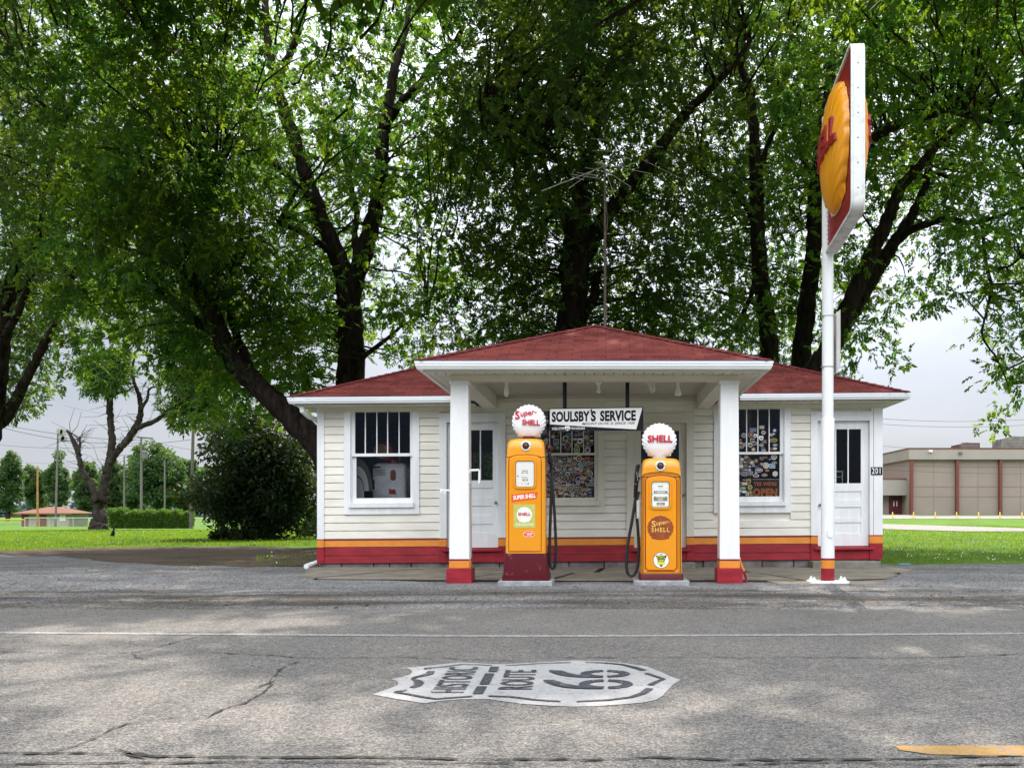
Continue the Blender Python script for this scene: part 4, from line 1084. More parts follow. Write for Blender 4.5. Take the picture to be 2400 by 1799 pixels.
# hoses and nozzles
def hose(T, Y, pts, name='hose', r=.019):
    q = [P(a, b, Y) for a, b in pts]
    s_ = []
    for i in range(len(q) - 1):
        p0 = q[max(i-1, 0)]; p1_, p2_ = q[i], q[i+1]; p3 = q[min(i+2, len(q)-1)]
        for k in range(5):
            t = k / 5; s_.append(.5 * ((2*p1_) + (p2_-p0)*t + (2*p0 - 5*p1_ + 4*p2_ - p3)*t*t + (3*p1_ - p0 - 3*p2_ + p3)*t**3))
    s_.append(q[-1]); mb = MB(); mb.tube(s_, r, 10); return mb.build(name, M['rubber'], T, True)
hose(T1, 11.95, [(1283, 1110), (1289, 1118), (1292, 1140), (1290.5, 1200), (1288.5, 1263), (1288.5, 1310), (1291, 1326), (1296, 1331), (1300.5, 1324), (1303, 1295), (1302.5, 1263), (1299.5, 1200), (1296, 1150), (1293, 1100), (1291, 1075)])
mb = MB(); mb.lathe((p1(1286.5, 0)[0], 11.95, Z(1050, 11.95)), [(.012, -.03), (.045, -.02), (.045, .01), (.015, .03)], 14, 0, 'x'); mb.build('hose_outlet', M['pred'], T1, True)
mb = MB(); mb.tube([P(1287, 1062, 11.95), P(1290, 1072, 11.93), P(1292, 1090, 11.93), P(1290, 1104, 11.95)], [.02, .026, .02, .014], 10); mb.tube([P(1285, 1068, 11.93), P(1295, 1082, 11.92)], .008, 6); mb.build('nozzle', M['black'], T1, True)
hose(T2, 11.95, [(1498, 1118), (1493, 1130), (1489, 1170), (1481, 1221), (1474, 1259), (1469, 1297), (1468.5, 1328), (1472, 1343), (1480, 1349), (1489, 1342), (1495, 1322), (1497, 1284), (1495.5, 1246), (1492.5, 1208), (1491.5, 1180), (1495, 1160), (1499, 1152)])
mb = MB(); mb.tube([P(1499, 1089, 11.95), P(1495, 1092, 11.95), P(1492.5, 1105, 11.94), P(1490, 1130, 11.93), P(1488, 1165, 11.93)], [.022, .028, .024, .02, .018], 10); mb.build('nozzle', M['black'], T2, True)
mb = MB(); mb.tube([P(1492, 1134, 11.9), P(1481, 1132, 11.9), P(1485, 1150, 11.9)], [.010, .012, .006], 8); mb.tube([P(1492, 1105, 11.91), P(1495, 1126, 11.9)], .006, 6); mb.build('nozzle_lever', M['chrome'], T2, True)
mb = MB(); mb.box(X(1492, 11.95), X(1499, 11.95), 11.9, 12.0, Z(1215, 11.95), Z(1172, 11.95)); mb.build('nozzle_holder', M['alu'], T2, bevel=.004)

# ------------------------------------------------------------------ hanging sign
YS = 12.32
HS = thing('hanging_sign', (X(1397, YS), YS, Z(1010, YS)), 'black and white SOULSBY\'S SERVICE board hanging from the canopy on two black bars', 'sign')
q = lambda a, b: (X(1270 + a * .1628, YS), Z(920 + b * .1628, YS))
mb = MB()
def rquad(pts, r, n=4):
    out = []
    m_ = len(pts)
    for i in range(m_):
        p0, p_, p2_ = Vector(pts[i-1]), Vector(pts[i]), Vector(pts[(i+1) % m_]); a = p_ + (p0 - p_).normalized() * r; b = p_ + (p2_ - p_).normalized() * r
        for k in range(n+1): t = k/n; out.append(tuple((1-t)**2*a + 2*t*(1-t)*p_ + t*t*b))
    return out
mb.prism(rquad([q(104, 224), q(1460, 205), q(1462, 545), q(104, 552)], .02), YS, YS + .02)
HB = mb.build('board', M['black'], HS)
mb = MB(); mb.prism([q(116, 236), q(1446, 218), q(1358, 527), q(116, 455)], YS - .002, YS + .001, 0)
mb.build('white_field', M['wink'], HB)
mb = MB()
def tq(s_, a, b, c, off, sp=1.0, sh=0, e=.004, m=0):
    o = q(*a); u = (q(*b)[0] - o[0], 0, q(*b)[1] - o[1]); v = (0, 0, q(*c)[1] - o[1]); text(mb, s_, (o[0], YS - e, o[1]), u, v, m, off, sp, sh)
tq('SOULSBY', (142, 424), (690, 414), (142, 272), .045, 1.04)
tq("'", (700, 285), (722, 285), (700, 236), .0, 1, .1)
tq('S', (706, 414), (778, 413), (706, 262), .045)
tq('SERVICE', (838, 412), (1353, 403), (838, 258), .045, 1.04)
tq('MOUNT OLIVE, IL SINCE 1926', (572, 470), (1325, 458), (572, 430), .014, 1.06, .03)
tq('WELCOME', (140, 538), (326, 530), (140, 500), .018, 1.02, .04, .002, 1)
tq('TRAVELERS', (402, 530), (616, 528), (402, 497), .018, 1.02, .04, .002, 1)
c_ = q(368, 512); r_ = .033
mb.prism([(c_[0] + a * r_, c_[1] + b * r_) for a, b in ((-.9, .8), (-.4, .95), (0, .8), (.4, .95), (.9, .8), (1, .3), (.95, -.3), (.5, -.75), (0, -1), (-.5, -.75), (-.95, -.3), (-1, .3))], YS - .002, YS, 1)
text(mb, '66', (c_[0] - .02, YS - .003, c_[1] - .022), (.04, 0, 0), (0, 0, .03), 0, .02)
mb.build('lettering', [M['black'], M['wink']], HB)
for a, b in ((1319.0, 1328.4), (1466, 1475)):
    mb = MB(); mb.box(X(a, YS), X(b, YS), YS + .004, YS + .010, Z(958, YS), ZC); mb.build('hanger', M['black'], HS)

# ------------------------------------------------------------------ pole sign
YP = 12.04; XP = X(1940, YP)
PS = thing('pole_sign', (XP, YP, 0), 'tall white pole topped by a red square sign with a bulging yellow shell', 'sign')
mb = MB(); zst = Z(980, YP); r0, r1 = .084, .071
def band(za, zb_, r, m): mb.lathe((XP, YP, 0), [(r, za), (r, zb_)], 28, m)
band(.045, Z(1330.5, YP), r0 + .0005, 2); band(Z(1330.5, YP), Z(1311.5, YP), r0 + .0005, 1); band(Z(1311.5, YP), Z(1307, YP), r0 + .001, 3)
mb.lathe((XP, YP, 0), [(r0, Z(1307, YP)), (r0, zst - .01), (r0 - .002, zst), (r1, zst + .004), (r1, 5.9)], 28, 0)
mb.build('pole', [M['white'], M['orange'], M['red'], M['dred']], PS, True, angle=30)
mb = MB(); mb.prism(rquad([(XP - .25, YP - .14), (XP + .25, YP - .14), (XP + .25, YP + .14), (XP - .25, YP + .14)], .05), .005, .045, axis='z')
for dx in (-.19, .19):
    for dy in (-.09, .09): mb.lathe((XP + dx, YP + dy, .045), [(.03, 0), (.03, .022), (.014, .024), (.014, .05)], 6)
mb.build('base_plate', M['white'], PS, bevel=.006)
mb = MB(); hx, hz = X(1942, YP), Z(1249, YP); mb.prism([(hx + u, hz + v) for u, v in rrect(.033, .055, .033)], YP - r0 - .012, YP - r0 + .02); mb.build('hand_hole_cover', M['white'], PS, bevel=.003)
# narrow cabinet strapped to the back of the pole
mb = MB(); mb.prism([(X(1957, 12.1), Z(738, 12.1)), (X(1966.5, 12.1), Z(728, 12.1)), (X(1966.5, 12.1), Z(862, 12.1)), (X(1957, 12.1), Z(874, 12.1))], 12.02, 12.32)
mb.build('cabinet', M['alu'], PS, bevel=.005)
for z_ in (Z(741, YP), Z(860, YP)):
    mb = MB(); mb.lathe((XP, YP, z_), [(r1 + .004, -.008), (r1 + .004, .008)], 24); mb.tube([(XP - .09, YP - .02, z_), (XP - .07, YP - .06, z_ - .005)], .008, 6); mb.build('strap', M['steel'], PS)
# square sign box seen almost edge on
nY, fY = 10.30, 12.12; nX, fX = 2.654, 2.775
A = Vector((nX, nY, 0)); Bv = Vector((fX, fY, 0)); ex_ = (Bv - A).normalized(); nx_ = Vector((-ex_.y, ex_.x, 0)); LS = (Bv - A).length
TH = .150; z0s, z1s = 4.165, 6.02
ctr = (A + Bv) / 2 - nx_ * TH / 2
SG = thing('x', (0, 0, 0), 'x', 'x'); bpy.data.objects.remove(SG)
def sgp(u, v, d):      # u along (0 near..LS far), v height, d outwards from the mid plane (+ = left face)
    return A - nx_ * TH / 2 + ex_ * u + nx_ * d + Vector((0, 0, v))
out = []
hw_, hh_ = LS/2, (z1s - z0s)/2; um, vm = LS/2, (z0s + z1s)/2
ol = rrect(hw_, hh_, .13, 8)
mb = MB(); n = len(ol); vs = []
lay = [(-TH/2, 0), (-TH/2 + .02, 0), (-TH/2 + .02, -.006), (-TH/2 + .026, -.006), (-TH/2 + .026, 0), (TH/2 - .026, 0), (TH/2 - .026, -.006), (TH/2 - .02, -.006), (TH/2 - .02, 0), (TH/2, 0)]
for d, ins in lay:
    for (a, b) in ol:
        l_ = math.hypot(a, b); vs.append(sgp(um + a * (1 + ins / l_), vm + b * (1 + ins / l_), d))
# inner lips
for d in (TH/2, -TH/2):
    for (a, b) in rrect(hw_ - .03, hh_ - .03, .10, 8): vs.append(sgp(um + a, vm + b, d))
for d in (TH/2 - .02, -TH/2 + .02):
    for (a, b) in rrect(hw_ - .032, hh_ - .032, .10, 8): vs.append(sgp(um + a, vm + b, d))
nl = len(lay)
ringf = lambda i, j: [(i*n+k, i*n+(k+1) % n, j*n+(k+1) % n, j*n+k) for k in range(n)]
fs = []
for i in range(nl - 1): fs += ringf(i, i+1)
fs += ringf(nl-1, nl) + ringf(0, nl+1) + ringf(nl, nl+2) + ringf(nl+1, nl+3)
M['signwhite'] = pm('weathered_white_metal', (.50, .50, .49), .5, .35, col2=(.74, .755, .77), vscale=5, fac=(.30, .52), bump=.1, bscale=20)
M['signred'] = pm('sign_red_plastic', (.36, .02, .02), .35, .4, .08, 4)
M['signshade'] = pm('sign_rib_shade', (.15, .010, .012), .4, .4)  # darker copy of the sign red: rib shading put into the colour
M['shellyel'] = pm('shell_yellow_plastic', (.90, .36, .01), .28, .5, .06, 3, coat=.3)
M['letred'] = pm('letter_red_plastic', (.30, .012, .015), .35, .4)
mb.add(vs, fs); FR = mb.build('sign_frame', M['signwhite'], PS, True, angle=30)
mb = MB()
for k in range(6):
    v = z0s + .25 + k * .27; c = sgp(0, v, 0); mb.lathe((c.x, c.y - .002, c.z), [(.008, .004), (.006, -.003), (.001, -.004)], 8, 0, 'y')
mb.build('rivet', M['ink'], FR)
for sgn in (1, -1):
    # ribbed red panel
    mb = MB(); nr = 32
    rows_ = []
    for k in range(nr * 2 + 1):
        v = z0s + .035 + (z1s - z0s - .07) * k / (nr * 2); d = TH/2 - .030 + (.010 if k % 2 else 0)
        dv = max(0, abs(v - vm) - (hh_ - .13)); ins = .024 + (.10 - math.sqrt(max(0, .0100 - min(.1, dv)**2)) if dv > 0 else 0)
        rows_.append((sgp(ins, v, sgn * d), sgp(LS - ins, v, sgn * d)))
    vs = [q_ for r_ in rows_ for q_ in r_]
    for k in range(nr * 2): mb.add([vs[2*k], vs[2*k+1], vs[2*k+3], vs[2*k+2]], [(0, 1, 2, 3)], k % 2)
    PN = mb.build('sign_panel', [M['signred'], M['signshade']], PS)
    # the shell: built facing +d
    Rs = .74; mb = MB(); outl = pecten(Rs, n=17, sub=6, scal=.022); hy = -.93 * Rs; rows = 22; NN = len(outl)
    def dep(u, v, D=.165):
        r2 = (u*u + v*v) / (Rs*Rs); return D * math.sqrt(max(0, 1 - min(1, r2) ** 1.3))
    vs = []
    for j in range(rows + 1):
        t = 1 - (1 - j/rows) ** 1.4
        for i, (u, v) in enumerate(outl):
            a, b = u * t, hy + (v - hy) * t; d = dep(a, b) + (.017 * t * math.sin(math.pi * ((i % 6) / 6)) if i <= 102 else 0)
            if j == rows: d = 0
            vs.append(sgp(um - .02 + a * .96, 5.16 + b * 1.0, sgn * (TH/2 - .018 + d)))
    mb.add(vs, [(j*NN+i, j*NN+(i+1) % NN, (j+1)*NN+(i+1) % NN, (j+1)*NN+i) for j in range(rows) for i in range(NN)])
    SHL = mb.build('shell_emblem', M['shellyel'], PN, True, angle=60)
    # raised letters
    mb = MB(); wds = 'SHELL'; wl, gap, hL = .19, .05, .31; tot = 5*wl + 4*gap
    for i, ch in enumerate(wds):
        tv, tf = textmesh(ch, .06); us = []
        for a, b in tv:
            s_ = -tot/2 + i*(wl+gap) + a*wl                # along the reading direction
            uu = -s_ if sgn > 0 else s_                    # left face reads from far to near
            vv = -.10 + b*hL
            us.append((uu, vv))
        D0 = max(dep(a_, b_) for a_, b_ in us)
        n_ = len(us)
        for_ = [sgp(um - .02 + a_, 5.16 + b_, sgn * (TH/2 - .018 + dep(a_, b_) + .034)) for a_, b_ in us] + [sgp(um - .02 + a_, 5.16 + b_, sgn * (TH/2 - .018 + dep(a_, b_) * .9)) for a_, b_ in us]
        from collections import Counter
        e = Counter((f[k], f[(k+1) % len(f)]) for f in tf for k in range(len(f)))
        mb.add(for_, list(tf) + [(b_, a_, a_+n_, b_+n_) for (a_, b_) in e if (b_, a_) not in e])
    mb.build('sign_lettering', M['letred'], SHL)

# ------------------------------------------------------------------ plaque, open sign, antenna, pipes
yy = YW - .035
t = thing('house_number_plaque', (X(2054.5, yy), yy, Z(1112, yy)), 'small black house number plaque reading 201 on the white corner board', 'sign')
mb = MB(); mb.box(X(2041.5, yy), X(2068, yy), yy, YW - .024, Z(1112, yy), Z(1094, yy)); pl = mb.build('plate', M['black'], t)
mb = MB(); text(mb, '201', (X(2043.5, yy), yy - .002, Z(1110, yy)), (X(2063.5, yy) - X(2043.5, yy), 0, 0), (0, 0, Z(1096, yy) - Z(1110, yy)), 0, .015, 1.15); mb.build('numerals', M['wink'], pl)
YO = YW + .085
M['board'] = pm('open_board', (.035, .025, .018), .6); M['oletter'] = pm('open_letters', (.70, .21, .03), .5)
t = thing('open_sign', (X(1795, YO), YO, Z(1163, YO)), "dark board with orange letters YES WE'RE OPEN inside the right window", 'sign')
mb = MB(); mb.box(X(1764, YO), X(1826.5, YO), YO, YO + .01, Z(1164, YO), Z(1122.5, YO)); b_ = mb.build('board', M['board'], t)
mb = MB(); path_strip(mb, [(X(1764, YO), Z(1122.8, YO)), (X(1826.3, YO), Z(1122.8, YO)), (X(1826.3, YO), Z(1164, YO))], .008, YO - .003, YO - .001, 0, False); mb.build('border', M['dial'], b_)
mb = MB(); text(mb, "YES WE'RE", (X(1766, YO), YO - .003, Z(1138, YO)), (X(1821, YO) - X(1766, YO), 0, 0), (0, 0, .066), 0, .04)
text(mb, "OPEN", (X(1764.5, YO), YO - .003, Z(1163, YO)), (X(1822, YO) - X(1764.5, YO), 0, 0), (0, 0, .135), 0, .06, 1.1); mb.build('lettering', M['oletter'], b_)
# antenna
M['antenna'] = pm('antenna_metal', (.42, .40, .38), .5, .4)
YAn = 18.15
t = thing('tv_antenna', P(1418, 790, YAn), 'tall thin television antenna standing on the ridge of the station roof', 'antenna')
mb = MB(); mb.tube([P(1418, 812, YAn), P(1418, 560, YAn), P(1417, 381, YAn)], [.028, .022, .014], 8)
mb.tube([P(1421, 745, YAn - .05), P(1416, 600, YAn - .06), P(1424, 520, YAn - .05), P(1420, 470, YAn)], .006, 5); mb.build('mast', pm('rusty_mast', (.16, .12, .11), .7, .3, .3, 12), t, True)
za = lambda a, b: (1200 + a * .3015, 300 + b * .3015)
def rod(a, b, ya, yb, r=.005):
    mb.tube([P(*za(*a), YAn + ya), P(*za(*b), YAn + yb)], r, 5)
mb = MB()
rod((230, 490), (500, 385), -2.2, -1.0, .006); rod((500, 385), (710, 300), -1.0, 0, .008); rod((710, 300), (900, 235), 0, .9, .008); mb.build('boom', M['antenna'], t)
for a, b, ya, yb in (((610,80),(1175,150),1.0,1.4), ((625,177),(930,182),.9,.9), ((640,267),(1090,357),.1,.2), ((570,308),(710,335),-.3,-.2), ((457,360),(680,393),-.7,-.6), ((465,378),(560,405),-.9,-.8), ((505,347),(660,370),-.6,-.5), ((705,270),(802,540),0,-.5), ((740,335),(925,460),-.1,-.4), ((440,470),(660,315),-1.2,-.2), ((740,80),(900,210),1.2,.9), ((795,230),(890,300),.5,.4), ((790,212),(920,238),.6,.7), ((1010,245),(1330,400),1.2,.8), ((1030,250),(1060,252),1.1,1.1)):
    mb = MB(); rod(a, b, ya, yb, .0055); mb.build('element', M['antenna'], t)
# air line at the left column
t = thing('standpipe', (cxl + .16, YC + .1, 0), 'thin white pipe with a hooked top clipped to the left canopy column', 'pipe')
mb = MB(); yq = YC + .06
mb.tube([P(1101, 1345, yq), P(1100, 1311, yq), P(1099, 1240, yq), P(1098, 1150, yq), P(1098, 1105, yq), P(1100, 1102, yq), P(1122, 1101, yq), P(1124, 1104, yq), P(1123.5, 1132, yq)], .016, 8)
for py in (1106, 1130, 1280): mb.lathe((X(1098.5, yq), yq, Z(py, yq)), [(.022, -.015), (.022, .015)], 10)
mb.build('pipe', M['white_col'], t, True)
mb = MB(); mb.tube([P(1102, 1366, yq - .02), P(1101, 1331, yq - .02), P(1100.5, 1312, yq - .02)], .018, 8); mb.build('painted_foot', M['orange'], t, True)
t = thing('spigot', P(1036, 1147, YC + .1), 'white tap sticking out of the left side of the left canopy column', 'tap')
mb = MB(); mb.tube([P(1054, 1149, YC + .12), P(1036, 1149, YC + .12), P(1034, 1150, YC + .12)], .014, 8); mb.tube([P(1034, 1144, YC + .12), P(1034, 1154, YC + .12)], .012, 8); mb.tube([P(1042, 1150, YC + .12), P(1042, 1157, YC + .12)], .012, 8); mb.build('tap', M['lightw'], t, True)
t = thing('drain_pipe', (cxr + .2, YC + .1, 0), 'curved pipe painted orange and red at the foot of the right canopy column', 'pipe')
mb = MB(); pts_ = [(1733, 1305), (1734, 1314), (1738, 1325), (1743.5, 1338), (1748, 1352), (1750, 1368)]
mb.tube([P(a, b, yq) for a, b in pts_[:4]], .016, 8, 0); mb.tube([P(a, b, yq) for a, b in pts_[3:]], .0165, 8, 1); mb.build('pipe', [M['orange'], M['red']], t, True)

# ------------------------------------------------------------------ things behind the left window
YD = 16.5
M['dpump'] = pm('old_pump_grey', (.85, .88, .88), .35, .5, .12, 5)
t = thing('display_pump', P(925, 1240, YD), 'pale grey antique pump with a red and amber globe displayed behind the left window', 'gas pump')
x0, x1 = X(872, YD), X(951, YD); cxd = (x0+x1)/2; hwd = (x1-x0)/2
mb = MB(); zt = Z(1084, YD); zb = ZB + .1
loft(mb, (cxd, YD + .28), [(zb, hwd*1.02, .28, .05), (zt - .10, hwd, .28, .06), (zt - .04, hwd*.96, .26, .07), (zt, hwd*.8, .2, .07)])
db = mb.build('body', M['dpump'], t, True, angle=60)
mb = MB()
for py in (1100, 1104, 1108, 1112): mb.box(X(878, YD), X(904, YD), YD - .006, YD + .01, Z(py + 1, YD), Z(py - .4, YD), 0)
mb.box(X(869, YD), X(892, YD), YD - .02, YD + .01, Z(1095.5, YD), Z(1092.5, YD), 1)
mb.box(X(870, YD), X(878, YD), YD - .01, YD + .01, Z(1146, YD), Z(1124, YD), 1); mb.build('trim', [M['chrome'], M['black']], db)
mb = MB(); mb.prism([(X(921.5, YD) + u, Z(1113, YD) + v) for u, v in rrect(.048, .092, .045)], YD - .006, YD + .01); mb.build('sight_glass', M['dbrown'], db)
mb = MB(); mb.prism([(X(a, YD), Z(b, YD)) for a, b in ((912, 1143), (916, 1147), (926, 1146), (929, 1158), (912, 1157))], YD - .006, YD + .01); mb.build('decal', M['gred'], db)
mb = MB(); gxx, gzz = X(889, YD), Z(1055, YD); mb.lathe((gxx + .06, YD + .2, gzz), [(.02, -.1), (.14, -.08), (.165, -.02), (.165, .06), (.14, .1), (.02, .12)], 24, 0, 'y')
mb.build('globe', M['gred'], t, True)
mb = MB(); mb.lathe((gxx, YD + .09, gzz), [(.135, .03), (.12, .0), (.02, -.012)], 24, 0, 'y'); mb.build('globe_face', pm('amber_glass', (.55, .33, .08), .3, .5, .3, 8), t, True)
mb = MB(); mb.lathe((cxd + .02, YD + .26, zt), [(.07, -.01), (.06, .06)], 14); mb.build('globe_collar', M['gred'], t, True)
t = thing('tin_sign', P(838, 1166, 16.0), 'curved white tin advertising sheet with dark bands in the left corner of the left window', 'sign')
mb = MB()
for k, (a, b, m_) in enumerate(((0, .12, 0), (.12, .135, 1), (.135, .22, 0), (.22, .29, 1))):
    ptsA = [(X(834, 16) + (b) * math.sin(R(an)) * .9 + .02, Z(1150, 16) + (b*1.9) * math.cos(R(an))) for an in range(0, 100, 10)]
    ptsB = [(X(834, 16) + (a) * math.sin(R(an)) * .9 + .02, Z(1150, 16) + (a*1.9) * math.cos(R(an))) for an in range(0, 100, 10)]
    for i in range(9):
        q4 = [ptsA[i], ptsA[i+1], ptsB[i+1], ptsB[i]]; mb.add([(u, 16.0, v) for u, v in q4] + [(u, 16.01, v) for u, v in q4], [(0,1,2,3),(7,6,5,4),(0,4,5,1),(2,6,7,3)], m_)
mb.box(X(833, 16), X(853, 16), 16.005, 16.012, Z(1240, 16), Z(1150, 16), 0)
mb.build('sheet', [M['dial'], pm('olive_band', (.12, .12, .08), .5)], t)
t = thing('broom', P(944, 1240, 16.9), 'wooden broom handle leaning behind the left window beside the grey antique pump', 'broom')
mb = MB(); mb.tube([P(946, 1230, 16.9), P(938, 1100, 16.9), P(935, 1050, 16.9)], .018, 8); mb.build('handle', pm('broom_wood', (.35, .24, .15), .6), t, True)
t = thing('wooden_stand', P(950, 1240, 17.1), 'small wooden stand at the right edge of the left window interior', 'stand')
mb = MB(); yq = 17.1
mb.box(X(943, yq), X(962, yq), yq, yq + .25, Z(1122, yq), Z(1117, yq)); mb.box(X(946, yq), X(957, yq), yq + .05, yq + .2, Z(1142, yq), Z(1124, yq))
for a in (944, 960): mb.tube([P(a, 1122, yq), P(a + 1, 1235, yq)], .015, 6)
mb.build('frame', pm('stand_wood', (.30, .22, .13), .6), t)
t = thing('display_case', P(1948, 1132, 16.2), 'pale metal framed glass case seen through the right-hand door', 'case')
mb = MB(); yq = 16.2
ring(mb, X(1926, yq), X(1976, yq), Z(1200, yq), Z(1103, yq), .02, .02, .02, .02, yq, yq + .02); mb.box(X(1930, yq), X(1972, yq), yq, yq + .02, Z(1118, yq), Z(1116, yq))
mb.build('frame', M['dial'], t)

# ------------------------------------------------------------------ stickers on the glass
pal = [(.50,.50,.50), (.36,.36,.38), (.20,.20,.22), (.22,.04,.03), (.03,.06,.18), (.04,.14,.26), (.45,.17,.03), (.34,.26,.06), (.05,.13,.05), (.20,.13,.07), (.015,.015,.022), (.10,.07,.05), (.30,.29,.24)]
SM = [pm('sticker_%s' % nm, tuple(min(.85, q_ * 1.7) for q_ in c_), .5, .3) for nm, c_ in zip(('white','pale','grey','red','navy','blue','orange','yellow','green','tan','black','brown','cream'), pal)]
srnd = random.Random(21)
def sticker_mesh(mb, x, z, r, y, kind, cols):
    a, b, c_ = cols
    def disc(rx, rz, e, m, n=14): mb.prism([(x + rx*math.cos(2*math.pi*k/n), z + rz*math.sin(2*math.pi*k/n)) for k in range(n)], y - e, y - e + .0008, m)
    if kind == 0: disc(r, r, .001, a); disc(r*.78, r*.78, .002, b); disc(r*.42, r*.35, .003, c_)
    elif kind == 1:
        hw, hh = r * srnd.uniform(.9, 1.3), r * srnd.uniform(.5, .9)
        mb.box(x-hw, x+hw, y-.001, y-.0002, z-hh, z+hh, a); mb.box(x-hw*.85, x+hw*.85, y-.002, y-.0012, z-hh*.75, z+hh*.75, b); mb.box(x-hw*.5, x+hw*.6, y-.003, y-.0022, z-hh*.25, z+hh*.15, c_)
    elif kind == 2: disc(r*1.3, r*.7, .001, a); disc(r*1.1, r*.52, .002, b); mb.box(x-r*.7, x+r*.7, y-.003, y-.0022, z-r*.12, z+r*.12, c_)
    elif kind == 3:
        s5 = [(x + r*1.05*k_*math.sin(R(an)), z + r*1.05*k_*math.cos(R(an))) for an, k_ in zip(range(0, 360, 24), [1, .72]*8)][:14]
        mb.prism(s5, y-.001, y-.0002, a); disc(r*.5, r*.5, .002, b)
    else:
        s6 = [(-.9,.8),(-.4,.95),(0,.8),(.4,.95),(.9,.8),(1,.3),(.9,-.4),(.45,-.8),(0,-1),(-.45,-.8),(-.9,-.4),(-1,.3)]
        mb.prism([(x+u*r, z+v*r) for u, v in s6], y-.001, y-.0002, a); mb.box(x-r*.5, x+r*.5, y-.002, y-.0012, z-r*.45, z+r*.2, b)
def fill_stickers(W, areas, nind, rest_n):
    big = []
    for (x0, x1, z0, z1, y, n, rmin, rmax, dens) in areas:
        placed = []; tries = 0
        while len(placed) < n and tries < n * 60:
            tries += 1; r = srnd.uniform(rmin, rmax); x = srnd.uniform(x0 + r, x1 - r); z = srnd.uniform(z0 + r*.8, z1 - r*.8)
            if dens and srnd.random() < ((z - z0) / (z1 - z0)) ** dens * 1.0: continue
            if all(math.hypot(x - a, (z - b) * 1.1) > (r + c_) * .82 for a, b, c_ in placed): placed.append((x, z, r))
        big += [(x, z, r, y) for x, z, r in placed]
    big.sort(key=lambda s_: -s_[2])
    for i, (x, z, r, y) in enumerate(big):
        outer = srnd.choice([0, 0, 1, 1, 2, 2, 12, 10, 9, 6 if srnd.random() < .4 else 11, 7 if srnd.random() < .4 else 4]); inner = srnd.choice([10, 10, 10, 4, 5, 3, 8, 11, 12, 10, 10, 2]); mid = srnd.choice([0, 2, 3, 6, 7, 10, 12, 1])
        if i < nind:
            mb = MB(K); sticker_mesh(mb, x, z - K * 0, r, y, srnd.choice([0, 0, 0, 1, 1, 2, 3, 4]), (0, 1, 2)); mb.build('sticker', [SM[outer], SM[inner], SM[mid]], W)
        else:
            if i == nind: rest = MB(K)
            sticker_mesh(rest, x, z, r, y, srnd.choice([0, 1, 1, 2]), (outer, inner, mid))
    if len(big) > nind:
        o = rest.build('sticker', SM, W); o['kind'] = 'stuff'
W2, g2 = WIN[1]; W3, g3 = WIN[2]
g0, g1, ul, uh, ll, lh = g2
ar = []
mm_ = [g0] + [WX(q_) for q_ in wins[1]['mun']] + [g1]
for a, b in zip(mm_, mm_[1:]): ar.append((a + .008, b - .008, ul, uh, YW + .026, 16, .022, .055, 0))
ar.append((g0 + .012, g1, ll, lh, YW + .056, 190, .020, .052, 0))
fill_stickers(W2, ar, 48, 0)
g0, g1, ul, uh, ll, lh = g3; ar = []
mm_ = [g0] + [WX(q_) for q_ in wins[2]['mun']] + [g1]
for a, b in zip(mm_, mm_[1:]): ar.append((a + .008, b - .008, ul, ul + (uh - ul) * .66, YW + .026, 7, .024, .048, 1.0))
zop = Z(1120, YW) - K * X(1795, YW)
ar.append((g0 + .012, g1, zop, lh, YW + .056, 44, .024, .052, 0)); ar.append((g0 + .012, WX(1766), ll, zop, YW + .056, 22, .026, .055, 0))
fill_stickers(W3, ar, 50, 0)
# ------------------------------------------------------------------ foliage
def leafmat(name, c1, c2, tr=(.16, .30, .02), k=.42):
    m = bpy.data.materials.new(name); m.use_nodes = True; t = m.node_tree; t.nodes.clear()
    o = t.nodes.new('ShaderNodeOutputMaterial'); tcn = t.nodes.new('ShaderNodeTexCoord')
    n = t.nodes.new('ShaderNodeTexNoise'); n.inputs['Scale'].default_value = 7; n.inputs['Detail'].default_value = 4; n.inputs['Roughness'].default_value = .8
    t.links.new(tcn.outputs['Object'], n.inputs[0])
    r = t.nodes.new('ShaderNodeValToRGB'); r.color_ramp.elements[0].position = .35; r.color_ramp.elements[1].position = .68
    r.color_ramp.elements[0].color = (*c1, 1); r.color_ramp.elements[1].color = (*c2, 1); t.links.new(n.outputs[0], r.inputs[0])
    p = t.nodes.new('ShaderNodeBsdfPrincipled'); p.inputs['Roughness'].default_value = .5; p.inputs['Specular IOR Level'].default_value = .28
    t.links.new(r.outputs[0], p.inputs['Base Color'])
    r2 = t.nodes.new('ShaderNodeMixRGB'); r2.blend_type = 'MIX'; r2.inputs[1].default_value = (tr[0]*.62, tr[1]*.85, tr[2]*1.6, 1); r2.inputs[2].default_value = (min(.9, tr[0]*1.55), min(.9, tr[1]*1.2), tr[2]*.8, 1)
    n2 = t.nodes.new('ShaderNodeTexNoise'); n2.inputs['Scale'].default_value = .8; n2.inputs['Detail'].default_value = 3; t.links.new(tcn.outputs['Object'], n2.inputs[0])
    r3 = t.nodes.new('ShaderNodeValToRGB'); r3.color_ramp.elements[0].position = .38; r3.color_ramp.elements[1].position = .62; t.links.new(n2.outputs[0], r3.inputs[0]); t.links.new(r3.outputs[0], r2.inputs[0])
    q = t.nodes.new('ShaderNodeBsdfTranslucent'); t.links.new(r2.outputs[0], q.inputs[0])
    mxs = t.nodes.new('ShaderNodeMixShader'); mxs.inputs[0].default_value = k
    t.links.new(p.outputs[0], mxs.inputs[1]); t.links.new(q.outputs[0], mxs.inputs[2]); t.links.new(mxs.outputs[0], o.inputs[0])
    return m
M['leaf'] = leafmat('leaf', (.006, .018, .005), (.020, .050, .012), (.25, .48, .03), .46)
M['leaf2'] = leafmat('leaf_darker', (.006, .014, .006), (.018, .038, .012), (.20, .37, .03), .40)
